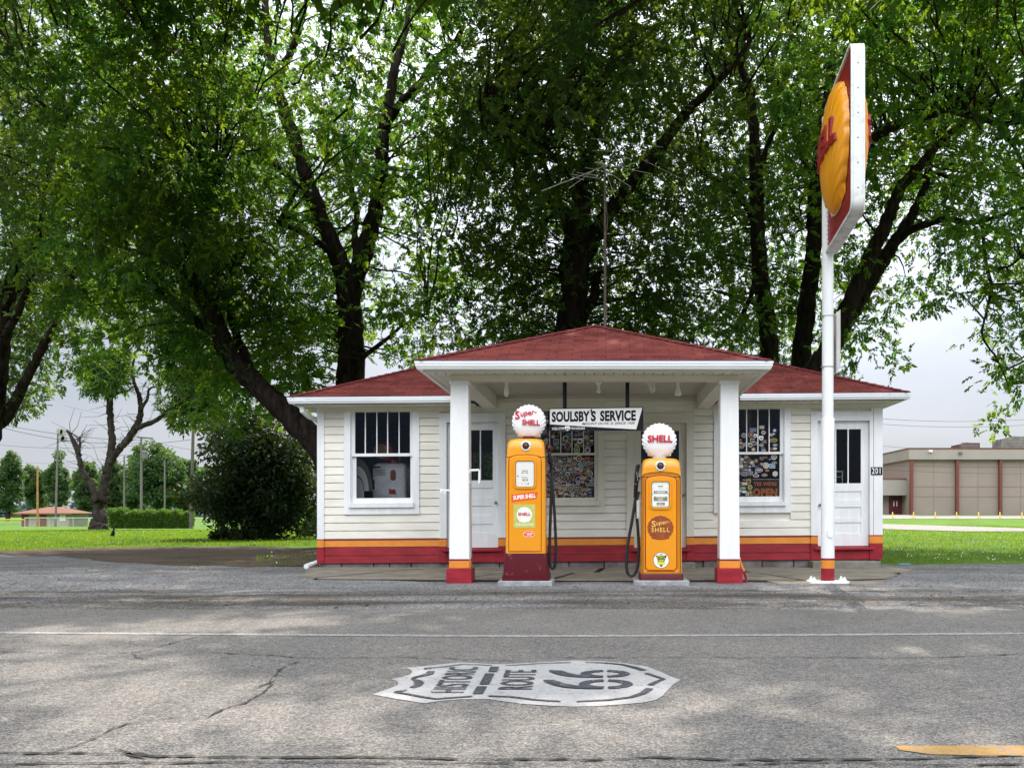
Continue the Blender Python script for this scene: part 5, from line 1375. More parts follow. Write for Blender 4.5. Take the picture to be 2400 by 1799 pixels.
M['leaff'] = leafmat('leaf_far', (.03, .065, .028), (.065, .125, .05), (.16, .28, .05), .4)
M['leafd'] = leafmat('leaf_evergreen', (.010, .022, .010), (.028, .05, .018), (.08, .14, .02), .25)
M['hedge'] = leafmat('leaf_hedge', (.03, .07, .012), (.07, .14, .02), (.2, .36, .02), .4)
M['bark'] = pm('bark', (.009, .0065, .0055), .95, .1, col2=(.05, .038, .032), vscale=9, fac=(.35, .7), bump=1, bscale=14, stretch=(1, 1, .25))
M['barkg'] = pm('grey_bark', (.018, .014, .013), .95, .1, col2=(.055, .044, .040), vscale=3, fac=(.35, .7), bump=1, bscale=8, stretch=(1, 1, .3))

def unit(v): return v / np.maximum(1e-6, np.linalg.norm(v, axis=-1, keepdims=True))
def fronds(C, Rd, nf, nl=9, L=.36, ll=.13, lw=.036, droop=.55, out_c=None, seed=0, squash=.8):
    """pinnate leaves: C (n,3) clump centres, Rd clump radius; nf fronds each with nl leaflets; returns quads"""
    g = np.random.default_rng(seed); n = len(C)
    d0 = unit(g.normal(size=(n, nf, 3))); rr_ = g.random((n, nf, 1)) ** .5
    base = C[:, None, :] + d0 * rr_ * np.asarray(Rd).reshape(-1, 1, 1) * np.array([1, 1, squash])
    d = unit(d0 * .8 + g.normal(size=d0.shape) * .5 + np.array([0, 0, -droop]))
    side = unit(np.cross(d, np.array([0, 0, 1.0]))); up = np.cross(side, d)
    roll = g.normal(size=(n, nf, 1)) * .5
    side, up = side * np.cos(roll) + up * np.sin(roll), up * np.cos(roll) - side * np.sin(roll)
    Lf = L * g.uniform(.7, 1.2, (n, nf, 1))
    Q = []; csz = g.uniform(.72, 1.35, (n, 1, 1))
    for k in range(nl):
        if k == nl - 1: t, s, ang = 1.0, 0, 0
        else: t, s, ang = .25 + .7 * (k // 2) / max(1, (nl - 1) // 2), (1 if k % 2 else -1), 1
        curve = np.array([0, 0, -1.0]) * (t ** 2) * Lf * .12
        p = base + d * t * Lf + curve
        dr = unit(d * (.75 if ang else 1) + side * s * .8 + g.normal(size=d.shape) * .22 + np.array([0, 0, -.18 * ang - .05]))
        wv = unit(np.cross(dr, up + g.normal(size=d.shape) * .35))
        sz = g.uniform(.75, 1.2, (n, nf, 1)) * (1.0 if not ang else (.8 + .3 * t))
        l_ = ll * sz * csz; w_ = lw * sz * csz
        nrm = np.cross(wv, dr)
        a = p; b = p + dr * l_ * .42 + wv * w_ * .5 + nrm * w_ * .12; c = p + dr * l_ - nrm * l_ * .12; e = p + dr * l_ * .42 - wv * w_ * .5 + nrm * w_ * .12
        Q.append(np.stack([a, b, c, e], axis=-2))
    return np.stack(Q, 2).reshape(-1, 4, 3)
def sprays(C, Rd, nf, ll=.3, lw=.2, seed=0, squash=.85):
    "simple leaf-clump faces for far trees"
    g = np.random.default_rng(seed); n = len(C)
    d0 = unit(g.normal(size=(n, nf, 3))); p = C[:, None, :] + d0 * g.random((n, nf, 1)) ** .45 * np.asarray(Rd).reshape(-1, 1, 1) * np.array([1, 1, squash])
    dr = unit(d0 + g.normal(size=d0.shape) * .7 + np.array([0, 0, -.3])); wv = unit(np.cross(dr, g.normal(size=d0.shape)))
    s = g.uniform(.6, 1.3, (n, nf, 1)); l_, w_ = ll * s, lw * s
    return np.stack([p, p + dr*l_*.4 + wv*w_*.5, p + dr*l_, p + dr*l_*.5 - wv*w_*.5], axis=-2).reshape(-1, 4, 3)

# ---- big trees: limbs traced as (px, py, half width px) at a depth
def limb(mb, pts, Y, Y1=None, seg=10, wob=.03):
    n = len(pts); Y1 = Y if Y1 is None else Y1; out = []; rad = []
    q = []
    for i, (a, b, w_) in enumerate(pts):
        yy = Y + (Y1 - Y) * (i / max(1, n-1)); q.append((P(a, b, yy), w_ * yy / F))
    rnd = random.Random(int(pts[0][0] * 7 + pts[-1][1]))
    for i in range(n - 1):
        p0 = q[max(i-1, 0)][0]; p1_, p2_ = q[i][0], q[i+1][0]; p3 = q[min(i+2, n-1)][0]
        m_ = 6
        for k in range(m_):
            t = k / m_; v = .5 * ((2*p1_) + (p2_-p0)*t + (2*p0 - 5*p1_ + 4*p2_ - p3)*t*t + (3*p1_ - p0 - 3*p2_ + p3)*t**3)
            r_ = q[i][1] + (q[i+1][1] - q[i][1]) * t
            v = v + Vector((rnd.uniform(-1, 1), rnd.uniform(-1, 1), 0)) * min(wob, r_ * .22)
            out.append(v); rad.append(r_ * rnd.uniform(.93, 1.08))
    out.append(q[-1][0]); rad.append(q[-1][1]); mb.tube(out, rad, seg)
    return out
TREES = {
 'T7': dict(Y=27, leaf='leaf2', label='shade tree cut by the left edge of the photo, limbs arching right over the lawn', limbs=[
    ([(-75,1262,60),(-60,1180,44),(-38,1080,34),(-18,990,30),(-6,900,28),(5,800,24),(20,700,20),(40,600,14)], 27, 26),
    ([(-14,1000,22),(18,970,20),(60,893,15),(85,843,14),(110,795,13),(137,746,11),(160,675,9),(190,610,7),(240,560,5)], 27, 25),
    ([(5,800,16),(60,690,10),(90,560,8),(110,420,6),(150,300,4)], 26, 24), ([(10,720,14),(-20,600,10),(-10,450,7)], 26, 25)]),
 'T1': dict(Y=23, leaf='leaf', label='leaning dark tree whose thick trunk slants up left from behind the station corner', limbs=[
    ([(860,1330,60),(800,1140,44),(760,1062,38),(690,985,33),(600,900,29),(543,845,27),(505,760,25),(450,655,23),(400,605,21),(362,570,18),(325,505,12),(288,440,10),(272,360,9),(262,300,7),(247,235,5),(240,150,4)], 23, 24),
    ([(362,575,9),(400,530,8),(440,490,6),(500,430,4)], 23.5, 23), ([(520,790,16),(470,760,14),(420,720,13),(380,690,12),(350,640,10),(350,560,8),(340,480,6)], 23.5, 24),
    ([(600,900,14),(560,800,12),(530,700,11),(500,620,9),(480,520,7),(500,400,5)], 23.3, 26),
    ([(270,340,5),(250,300,4),(225,230,3)], 24, 24)]),
 'T2': dict(Y=26, leaf='leaf', label='tall forked tree rising behind the left wing of the roof', limbs=[
    ([(812,1330,56),(815,1100,40),(820,960,33),(822,860,31),(822,780,30),(818,720,28),(812,660,25),(790,600,21),(760,530,19),(738,470,18),(716,410,17),(695,340,16),(672,280,14),(655,220,12),(640,160,10),(625,90,9),(622,20,8),(620,-60,7)], 26, 26),
    ([(820,700,22),(845,620,21),(862,560,20),(880,490,18),(890,420,17),(897,350,15),(905,280,13),(922,180,11),(940,110,9),(955,50,7),(960,-30,6)], 26, 27),
    ([(650,205,8),(662,160,8),(687,108,8),(705,55,7),(722,-10,6)], 26, 25), ([(903,300,10),(940,240,9),(981,199,8),(1015,155,8),(1055,112,6),(1090,60,5)], 26.5, 25),
    ([(830,880,8),(855,835,6),(900,800,5),(945,762,3),(1000,735,2)], 25.6, 25), ([(745,500,9),(700,440,8),(640,380,7),(600,350,6),(560,300,4)], 26, 24), ([(800,620,10),(750,570,8),(700,540,7),(650,520,5)], 26, 24),
    ([(838,640,9),(832,560,8),(836,500,7),(820,430,6),(800,340,4)], 26, 28)]),
 'T3': dict(Y=25, leaf='leaf2', label='massive dark tree trunk directly behind the canopy roof, left of the antenna', limbs=[
    ([(1315,1330,64),(1322,1050,44),(1328,850,34),(1334,770,32),(1345,690,30),(1352,620,30),(1358,550,27),(1362,480,22),(1362,430,18),(1374,380,15),(1386,340,13),(1398,290,11),(1400,230,9),(1370,170,8),(1352,90,7),(1350,20,6)], 25, 24),
    ([(1362,600,26),(1400,540,20),(1440,480,17),(1480,430,16),(1520,380,14),(1560,330,12),(1610,262,11),(1660,215,8),(1720,150,6),(1760,90,4)], 25, 24),
    ([(1342,700,16),(1322,640,13),(1330,560,10),(1310,480,8),(1280,400,6),(1250,300,5)], 25, 26), ([(1350,760,18),(1390,700,12),(1400,640,9)], 25, 25.5), ([(1362,440,8),(1330,400,7),(1280,350,6),(1200,300,4),(1130,270,3)], 24, 21)]),
 'T4': dict(Y=28, leaf='leaf2', label='straight dark tree trunk behind the right end of the canopy roof', limbs=[
    ([(1812,1330,40),(1808,1000,28),(1804,850,23),(1800,780,21),(1790,700,20),(1782,640,19),(1778,560,18),(1776,500,18),(1773,430,16),(1768,330,13),(1760,230,11),(1745,180,9),(1722,120,6),(1700,50,5)], 28, 27),
    ([(1772,420,8),(1800,340,6),(1830,270,5)], 27.5, 27), ([(1778,540,8),(1740,470,7),(1690,430,6),(1640,400,4)], 28, 26), ([(1725,770,7),(1760,690,6),(1770,640,5)], 28.3, 28)]),
 'T5': dict(Y=29, leaf='leaf', label='dark tree trunk just left of the white sign pole, behind the right wing roof', limbs=[
    ([(1872,1330,36),(1873,1000,26),(1877,860,23),(1884,780,22),(1893,700,20),(1904,620,19),(1908,540,18),(1912,450,17),(1925,330,13),(1940,230,12),(1950,150,10),(1960,60,8),(1965,-40,6)], 29, 28),
    ([(1915,440,8),(1880,360,7),(1850,270,6),(1800,200,4)], 28.5, 27)]),
 'T6': dict(Y=26, leaf='leaf', label='double-stemmed dark tree leaning right behind the white sign pole', limbs=[
    ([(1850,1330,46),(1868,1000,34),(1905,880,28),(1940,825,24),(1962,785,23),(1985,730,21),(2006,680,20),(2032,622,18),(2050,580,17),(2068,545,16),(2088,495,15),(2110,440,13),(2145,400,11),(2180,360,9),(2230,310,7),(2300,250,4)], 26, 25),
    ([(1975,765,20),(2008,715,19),(2041,655,18),(2065,618,17),(2085,585,16),(2114,543,14),(2135,507,12),(2160,460,10),(2175,400,8),(2190,330,6)], 26, 27),
    ([(2108,560,10),(2135,540,9),(2165,527,9),(2215,514,8),(2280,522,6),(2330,510,5),(2420,480,4)], 26.5, 24), ([(1960,430,14),(2010,360,15),(2045,325,14),(2088,297,13),(2135,285,12),(2180,268,11),(2215,256,9),(2270,265,7),(2340,290,6),(2420,280,5)], 26, 22),
    ([(2300,515,5),(2305,560,4),(2313,627,4),(2324,674,4),(2312,730,3),(2302,782,3),(2318,815,2.5),(2334,836,2.5),(2350,870,2),(2363,901,2)], 24.5, 24), ([(2310,625,3),(2360,626,3),(2395,600,3)], 24.4, 24), ([(2340,300,5),(2380,350,4),(2410,420,3)], 24, 23)]),
}
dens = [  # foliage thickness by 100 px cell, rows from the top of the photo down
 [6,6,6,6,5,5,4,4,5,6,6,8,9,9,8,8,8,9,9,8,8,8,8,8],
 [7,7,7,7,7,6,5,5,6,5,5,8,9,9,9,8,8,8,9,9,9,8,8,8],
 [7,8,8,8,8,7,6,5,6,6,7,9,9,9,8,8,6,8,9,9,8,8,8,8],
 [8,8,8,8,8,8,7,6,7,7,9,9,8,8,8,7,8,8,9,7,8,8,8,8],
 [9,9,9,9,9,9,7,6,7,6,6,8,9,8,8,8,9,9,9,6,6,7,8,8],
 [9,9,9,8,9,8,7,7,5,4,5,8,8,8,8,8,8,8,7,5,4,5,7,7],
 [9,9,7,6,8,9,8,7,4,5,5,7,8,8,7,7,7,8,7,5,5,5,3,6],
 [8,7,5,4,8,9,9,8,5,6,6,7,7,7,8,8,8,7,7,6,3,1,1,4],
 [6,5,3,3,6,8,8,6,5,5,4,4,3,3,3,4,5,5,5,5,3,0,0,3],
 [4,3,0,0,1,3,4,2,0,0,0,0,0,0,0,0,0,0,0,0,0,0,0,1],
 [1,0,0,0,0,0,0,0,0,0,0,0,0,0,0,0,0,0,0,0,0,0,0,0]]
own = [(-400, 'T7'), (180, 'T1'), (600, 'T2'), (1090, 'T3'), (1600, 'T4'), (1800, 'T5'), (1960, 'T6'), (9999, None)]
clumps = {k: [] for k in TREES}
g = np.random.default_rng(5)
def owner(px):
    for (a, k), (b, _) in zip(own, own[1:]):
        if px < b: return k
    return 'T6'
DF = 2.0
for j in range(-1, len(dens)):
    for i in range(-2, 26):
        dd = dens[max(j, 0)][min(max(i, 0), 23)]
        if i < 0 or i > 23: dd = min(dd, 6)
        if dd == 0: continue
        n = g.poisson(dd * DF * (1.0 if dd < 7 else 1.25)) if dd < 9 else int(dd * DF * 1.55)
        for _ in range(n):
            px, py = (i + g.random()) * 100, (j + g.random()) * 100
            if py > 860 and px > 800 and px < 1300: continue
            if px > 2090 and px < 2290 and py > 735: continue
            if px > 2000 and py > 850 and px < 2290: continue
            if 150 < px < 440 and py > 870: continue
            if 640 < px < 770 and py < 130 and g.random() < .6: continue
            if 900 < px < 1060 and 120 < py < 170 and g.random() < .6: continue
            if px < 200 and py > 960: continue
            k = owner(px + g.normal() * 45); Yt = TREES[k]['Y']
            yy = Yt + g.normal() * 2.6
            if py < 380: yy -= abs(g.normal()) * 2.4 * (1 - py / 480)
            lo = 22.6 if py > 620 else (20.0 if py > 400 else 17.0)
            yy = max(lo + g.random(), min(yy, Yt + 6))
            clumps[k].append(tuple(P(px, py, yy)))
# the part of each crown above the picture: thinner, it dapples the light on the road
sun_gaps = [(200,1630,300,95), (330,1480,320,13), (700,1455,110,9), (720,1728,160,40), (660,1622,70,22), (1790,1642,170,16), (1500,1640,60,14), (2230,1424,190,14), (2200,1524,80,10), (1230,1735,170,26), (600,1410,60,6), (1900,1418,40,8)]
def sunlit(c):
    "does the sun ray through this point land in one of the gaps seen on the road"
    t = c[2] / sd.z; x, y = c[0] - sd.x * t, c[1] - sd.y * t
    if y < 1.2: return False
    px, py = CX + F * x / y, HY + F * H / y
    mx_, my_ = .42 * F / y, .42 * F * H / y ** 2
    return any(((px - a) / (ra + mx_)) ** 2 + ((py - b) / (rb + my_)) ** 2 < 1 for a, b, ra, rb in sun_gaps)
top_own = [(-99, 'T7'), (-9.5, 'T1'), (-5.5, 'T2'), (-1.8, 'T3'), (2.2, 'T4'), (4.2, 'T5'), (6.0, 'T6'), (99, None)]
nt_ = 0
while nt_ < 1700:
    c = (g.uniform(-17, 14), g.uniform(10.5, 21), g.uniform(10.0, 16))
    if c[2] < H + (HY + 45) / F * c[1]: continue            # below the top edge of the view
    if c[1] - c[2] / 1.28 > 10.5 or c[2] > 10.5 + (c[1] - 10) * .75: continue
    if sunlit(c): continue
    k = 'T7'
    for (a, kk), (b, _) in zip(top_own, top_own[1:]):
        if a <= c[0] < b: k = kk
    clumps[k].append(c); nt_ += 1
trunk_px = [(a, b, w_, Ya + (Yb - Ya) * i / max(1, len(pts) - 1)) for t0 in TREES.values() for pts, Ya, Yb in t0['limbs'] for i, (a, b, w_) in enumerate(pts)]
segs = []
for t0 in TREES.values():
    for pts, Ya, Yb in t0['limbs']:
        for (a, b, w0), (c, d, w1) in zip(pts, pts[1:]):
            if max(w0, w1) >= 9 and not (a < 560 and b < 800): segs.append((a, b, c, d, max(w0, w1), (Ya + Yb) / 2))
segs = np.array(segs)
def clear(c):
    "leaf clumps do not grow right in front of the thick limbs: move them behind the limb"
    px, py = CX + F * c[0] / c[1], HY - F * (c[2] - H) / c[1]
    a, b = segs[:, :2], segs[:, 2:4]; ab = b - a; t = np.clip(((np.array([px, py]) - a) * ab).sum(1) / (ab ** 2).sum(1), 0, 1)
    d = np.linalg.norm(a + ab * t[:, None] - np.array([px, py]), axis=1) - segs[:, 4]
    h = (d < 34) & (c[1] < segs[:, 5] + .9)
    if h.any() and g.random() < .78:
        y1 = segs[h, 5].max() + 1.0 + g.random() * 2.5; return (c[0] * y1 / c[1], y1, H + (c[2] - H) * y1 / c[1])
    return c
for _ in range(70): clumps['T7'].append((g.uniform(-25, -12.5), g.uniform(34, 42), g.uniform(9, 14)))
for k in clumps: clumps[k] = [clear(c) for c in clumps[k]]
for k, t0 in TREES.items():
    b0 = t0['limbs'][0][0][0]; bp_ = P(b0[0], b0[1], t0['Y']); base = (bp_.x, bp_.y, tz(bp_.x, bp_.y))
    T = thing('shade_tree', base, t0['label'], 'tree', 'big shade trees around the station')
    mb = MB(); cl = []
    for pts, Ya, Yb in t0['limbs']: cl += limb(mb, [(a_, b_, w_ * {'T7': .72, 'T1': .86}.get(k, 1)) for a_, b_, w_ in pts], Ya, Yb, 12 if pts[0][2] > 20 else 7)
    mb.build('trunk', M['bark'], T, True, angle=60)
    C = np.array(clumps[k]); CL = np.array([tuple(q_) for q_ in cl])
    # twigs from the limbs out to some of the leaf clumps
    mb = MB(); rnd = random.Random(len(C))
    for c in C:
        if rnd.random() > .34: continue
        d_ = np.linalg.norm(CL - c, axis=1); i_ = int(np.argmin(d_ + (CL[:, 2] > c[2] + .5) * 1.0)); a = Vector(CL[i_]); b = Vector(c)
        if (b - a).length > 4.5: a = b + (a - b).normalized() * 2.2
        mid = a.lerp(b, .5) + Vector((rnd.uniform(-.3, .3), rnd.uniform(-.3, .3), rnd.uniform(.0, .35))) * (b - a).length * .35
        q1 = a.lerp(mid, .5) + Vector((rnd.uniform(-.1, .1), 0, rnd.uniform(-.1, .1))); q2 = mid.lerp(b, .5) + Vector((rnd.uniform(-.1, .1), 0, rnd.uniform(-.1, .1)))
        r_ = .012 + .008 * min(3, (b - a).length); mb.tube([a, q1, mid, q2, b], [r_, r_*.8, r_*.6, r_*.4, .005], 4, cap=False)
    mb.build('twigs', M['bark'], T)
    Rd = g.uniform(.35, .75, len(C))
    hi = C[:, 2] > H + (HY + 44) / F * C[:, 1]
    Q = [fronds(C[~hi], Rd[~hi], 17, 9, .25, .112, .058, .18, seed=len(C))]
    if hi.any(): Q.append(sprays(C[hi], Rd[hi] * 1.0, 42, .30, .15, seed=3))
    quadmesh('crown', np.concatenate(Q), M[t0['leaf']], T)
    print(k, len(C))

# ---- dead tree on the lawn
YD_ = 67.0
T = thing('dead_tree', P(233, 1241, YD_), 'half dead tree with a broken left stub and bare twigs on the left lawn', 'tree')
mb = MB(); cl = []
for pts in ([(232,1246,27),(232,1238,23),(233,1215,18),(232,1190,17),(231,1165,16)],
            [(226,1172,12),(218,1145,10),(204,1120,9),(192,1098,8),(185,1070,8),(181,1052,9),(172,1035,7),(164,1018,5),(156,1008,3)], [(184,1060,5),(188,1040,4),(186,1026,2.5)],
            [(238,1175,15),(244,1145,14),(250,1115,13),(256,1085,13),(262,1055,12),(262,1020,10.5),(259,980,10),(256,940,10),(254,905,9),(248,880,6),(240,840,5),(236,800,4),(236,750,3)],
            [(258,1085,12),(272,1062,11),(288,1042,11),(303,1025,11),(318,1000,10),(328,975,9),(330,950,8),(326,925,7),(318,905,5),(310,870,4),(318,830,3),(335,790,2.5),(340,740,2)],
            [(318,1005,9),(340,995,8),(364,986,7),(385,970,6),(405,955,5.5),(425,935,5),(445,912,4),(470,890,3),(500,880,2)], [(328,960,6),(345,935,4.5),(350,912,3.5),(368,905,2.5)],
            [(262,932,4),(275,922,3.5),(300,915,3),(312,905,2.5)], [(380,972,4),(430,966,3),(480,960,2.5),(520,966,1.5)], [(318,905,4),(300,850,3),(290,800,2.5),(300,740,2)], [(254,905,4),(275,870,3),(285,820,2),(310,770,1.5)]):
    cl += limb(mb, [(a, b, w_ * (.74 if b < 1200 else .9)) for a, b, w_ in pts], YD_, YD_ + .5, 8, .12)
rnd = random.Random(9)
for _ in range(260):
    a = rnd.choice(cl)
    if a.z < 1.5: continue
    an = rnd.uniform(0, 6.28); L_ = rnd.uniform(.6, 1.8); d = Vector((math.cos(an), .4*math.sin(an), rnd.uniform(-.3, .9))); b = a + d * L_ * .5 + Vector((0, 0, rnd.uniform(-.1, .2))); c = b + (d + Vector((rnd.uniform(-.7, .7), 0, rnd.uniform(-.5, .7)))) * L_ * .5
    mb.tube([a, b, c], [.028, .016, .008], 4, cap=False)
mb.build('trunk', M['barkg'], T, True, angle=60)
C = np.array([tuple(P(px, py, YD_ + g.normal())) for px, py in [(245 + g.normal()*16, 850 + g.random()*55 + 10*g.normal()) for _ in range(26)] + [(270 + g.normal()*14, 850 + g.normal()*22) for _ in range(8)] + [(g.uniform(180, 500), g.uniform(610, 790)) for _ in range(70)] + [(g.uniform(400, 540), g.uniform(790, 980)) for _ in range(60)]])
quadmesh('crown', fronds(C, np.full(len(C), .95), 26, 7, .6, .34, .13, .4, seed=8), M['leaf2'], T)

# ---- dark evergreen beside the station
def crown_tree(name, label, px, pyb, pyt, wpx, Y, leaf, cat='tree', group=None, ncl=70, nf=60, ll=.4, lw=.22, rfac=.17, low=.12, bark='barkg', trunk_w=.035, ragged=.25, seed=0, squash=.85, shape='oval', stem_to=.75):
    base = P(px, pyb, Y); top = Z(pyt, Y); hgt = top - base.z; hw = wpx * Y / F / 2
    T = thing(name, base, label, cat, group); gg = np.random.default_rng(seed + int(px))
    mb = MB(); mb.tube([base, base + Vector((hgt*.01, 0, hgt*.3)), base + Vector((-hgt*.01, 0, hgt*.55)), base + Vector((0, 0, hgt*stem_to))], [hgt*trunk_w, hgt*trunk_w*.8, hgt*trunk_w*.5, hgt*trunk_w*.15], 8)
    rnd = random.Random(seed + int(px))
    for _ in range(9):
        z_ = rnd.uniform(.25, .6) * hgt; a = rnd.uniform(0, 6.28); mb.tube([base + Vector((0, 0, z_)), base + Vector((math.cos(a)*hw*.35, math.sin(a)*hw*.35, z_ + hgt*.1)), base + Vector((math.cos(a)*hw*.6, math.sin(a)*hw*.6, z_ + hgt*.22))], [hgt*trunk_w*.4, hgt*trunk_w*.25, hgt*trunk_w*.08], 5)
    mb.build('trunk', M[bark], T, True)
    C = []; Rr = []
    while len(C) < ncl:
        v = gg.uniform(-1, 1, 3)
        if np.dot(v, v) > 1: continue
        if shape == 'cone':
            f = (1 - (v[2]*.5+.5)) ** .6 * .9 + .15
        elif shape == 'bush': f = 1 - .35 * (v[2]*.5+.5)**2
        else: f = 1
        v = v * (1 + gg.normal() * ragged * .4)
        C.append((base.x + v[0]*(hw - .6*rfac*min(hgt, 2*hw))*f, base.y + v[1]*(hw*.9 - .6*rfac*min(hgt, 2*hw))*f, base.z + hgt * (low + (1 - low) * (v[2]*.5*.94+.5)))); Rr.append(gg.uniform(.7, 1.3) * rfac * min(hgt, 2*hw))
    quadmesh('crown', sprays(np.array(C), np.array(Rr), nf, ll, lw, seed=seed + int(px), squash=squash), M[leaf], T)
    return T
crown_tree('evergreen_tree', 'dense nearly black broad-leaved tree reaching the ground left of the station corner', 608, 1268, 975, 325, 34, 'leafd', ncl=300, nf=150, ll=.17, lw=.085, rfac=.13, low=.0, shape='bush', trunk_w=.02, seed=1, ragged=.62)
crown_tree('shrub', 'bright green sunlit shrub between the dark evergreen tree and the station corner', 742, 1262, 1200, 90, 38, 'hedge', 'shrub', ncl=26, nf=120, ll=.16, lw=.08, rfac=.22, low=0, shape='bush', trunk_w=.02, seed=2)
crown_tree('shrub', 'low green shrub in the shade in front of the dark evergreen tree', 560, 1264, 1240, 150, 32.6, 'leafd', 'shrub', ncl=22, nf=90, ll=.14, lw=.07, rfac=.25, low=0, shape='bush', trunk_w=.02, seed=3)
# far trees of the park
fars = [(18, 1214, 1052, 75, 190, 'broad distant tree at the left edge behind the brown-roofed hut', 1),
        (84, 1206, 1083, 60, 220, 'slim distant tree left of the double pair behind the brown-roofed hut', 2),
        (136, 1204, 1072, 62, 215, 'distant tree directly above the hut roof, beside the lamp pole', 3),
        (202, 1210, 1078, 66, 180, 'distant tree seen between the stub and the trunk of the dead tree', 4),
        (268, 1208, 1080, 70, 170, 'distant tree just right of the dead tree trunk', 5),
        (318, 1206, 1068, 66, 165, 'distant tree behind the pole with the transformer', 6),
        (372, 1208, 1042, 130, 160, 'largest distant tree behind the hedge', 7),
        (438, 1208, 1075, 70, 165, 'distant tree behind the tall dark pole at the end of the hedge', 8),
        (480, 1208, 1090, 80, 150, 'distant tree mostly hidden by the dark evergreen', 9)]
for px, pb, pt, wd, Y, lab, sd_ in fars:
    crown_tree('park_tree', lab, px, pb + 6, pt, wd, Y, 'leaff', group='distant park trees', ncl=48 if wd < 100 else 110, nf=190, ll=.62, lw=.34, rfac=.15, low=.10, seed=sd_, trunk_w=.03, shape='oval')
# distant wood along the horizon
C = []; gg = np.random.default_rng(2)
for _ in range(420):
    x = gg.uniform(-560, -90); C.append((x, 700 + gg.normal()*8, -1.2 + gg.random() * 9))
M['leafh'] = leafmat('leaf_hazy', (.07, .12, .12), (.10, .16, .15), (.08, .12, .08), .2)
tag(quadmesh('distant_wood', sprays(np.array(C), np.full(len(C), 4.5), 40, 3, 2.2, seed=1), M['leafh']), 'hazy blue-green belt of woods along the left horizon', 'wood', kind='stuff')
# hedge blocks
for (a, b, top, lab) in ((731, 838, 852, 'clipped hedge block right beside the dead tree trunk'), (843, 926, 866, 'second clipped hedge block, between the leftmost block and a narrow one'), (928, 992, 864, 'narrow clipped hedge block in the middle of the row'), (996, 1205, 862, 'longest clipped hedge block'), (1208, 1290, 872, 'clipped hedge block nearest the tall dark pole')):
    Yh = 88; pa, pb_ = a * .3436, b * .3436; x0, x1 = X(pa, Yh), X(pb_, Yh); zt = Z(900 + top * .3436, Yh); zb = Z(900 + 982 * .3436, Yh)
    T = thing('hedge', ((x0+x1)/2, Yh, zb), lab, 'hedge', 'clipped hedges across the lawn')
    n_ = int((x1-x0) * 2600); gg = np.random.default_rng(a)
    C = np.stack([gg.uniform(x0, x1, n_), gg.uniform(Yh, Yh + 1.2, n_), zb + (zt - zb) * gg.random(n_) ** .8], 1); C[:, 2] += .12 * np.sin(C[:, 0] * 5)
    quadmesh('foliage', sprays(C, np.full(n_, .08), 2, .17, .09, seed=4), M['hedge'], T)
    mb = MB(); 
    for k in range(max(2, int((x1-x0)/.6))): xx = x0 + .3 + k*.6; mb.tube([(xx, Yh+.6, zb - .1), (xx, Yh+.6, zt-.25)], [.05, .02], 5)
    mb.build('stem', M['barkg'], T)

crown_tree('shrub', 'leafy sunlit shrub seen through the left door and rear window of the station', 1120, 1330, 985, 190, 25.5, 'hedge', 'shrub', ncl=90, nf=150, ll=.16, lw=.08, rfac=.2, low=0, shape='bush', trunk_w=.02, seed=12)
# ---- grass blades, clover
def patch(x0, x1, y0, y1, n, h, seed, keep):
    gg = np.random.default_rng(seed); x = gg.uniform(x0, x1, n); y = y0 + (y1 - y0) * gg.random(n) ** 1.3
    m_ = np.array([keep(a, b) for a, b in zip(x, y)]); x, y = x[m_], y[m_]; n = len(x)
    z = np.array([tz(a, b) for a, b in zip(x, y)])
    p = np.stack([x, y, z], 1); d = unit(np.stack([gg.normal(size=n)*.45, gg.normal(size=n)*.45, np.ones(n)], 1)); s = np.stack([gg.normal(size=n), gg.normal(size=n)*.5, np.zeros(n)], 1); s = unit(s)
    hh = (h * gg.uniform(.5, 1.2, n) * (1 + y / 90))[:, None]; w_ = hh * .28
    return np.stack([p - s*w_*.5, p + s*w_*.5, p + d*hh + s*w_*.12, p + d*hh - s*w_*.12], 1)
def keepL(x, y):
    px = CX + F * x / y; py = HY + F * H / y
    e = 1291 - (py < 0)
    lim = np.interp(px, [-200, 0, 200, 350, 420, 520, 640, 740], [1298, 1293, 1286, 1283, 1281, 1279, 1279, 1279]) + 2.5 * mnoise.noise(Vector((x*1.2, y*.6, 0)))
    if px > 600 and 1297 < py < 1328: return random.random() < .35
    return py < lim
def keepR(x, y):
    px = CX + F * x / y; py = HY + F * H / y
    return x > 4.6 and py < 1320 + 3 * mnoise.noise(Vector((x*2, y*2, 0))) and not (Y1p(x) < y < Y2p(x))
pathU = [(G(1900, 1226), G(1900, 1237)), (G(2070, 1229), G(2070, 1239.5)), (G(2200, 1233), G(2200, 1246)), (G(2400, 1240), G(2400, 1257))]
far_ = sorted([(q_[0].x, q_[0].y) for q_ in pathU]); near_ = sorted([(q_[1].x, q_[1].y) for q_ in pathU])
def Y1p(x): return np.interp(x, [a for a, b in near_], [b for a, b in near_]) 
def Y2p(x): return np.interp(x, [a for a, b in far_], [b for a, b in far_])
QL = patch(-34, -4.6, 15.6, 62, 120000, .052, 1, keepL); QR = patch(4.6, 30, 16, 75, 60000, .055, 2, keepR)
M['blade'] = leafmat('grass_blade', (.045, .085, .008), (.11, .19, .012), (.26, .42, .012), .45)
o = quadmesh('grass', np.concatenate([QL, QR]), M['blade'], kind='stuff'); tag(o, 'short bright green lawn grass on both sides of the station', 'grass')
gg = np.random.default_rng(7); sel = np.concatenate([QL[gg.choice(len(QL), 1500)], QR[gg.choice(len(QR), 1600)]])
c = sel[:, 3] + np.array([0, 0, .02]); s = .012
cq = np.stack([c + np.array([-s, 0, 0]), c + np.array([0, -s*.3, -s]), c + np.array([s, 0, 0]), c + np.array([0, s*.3, s])], 1)
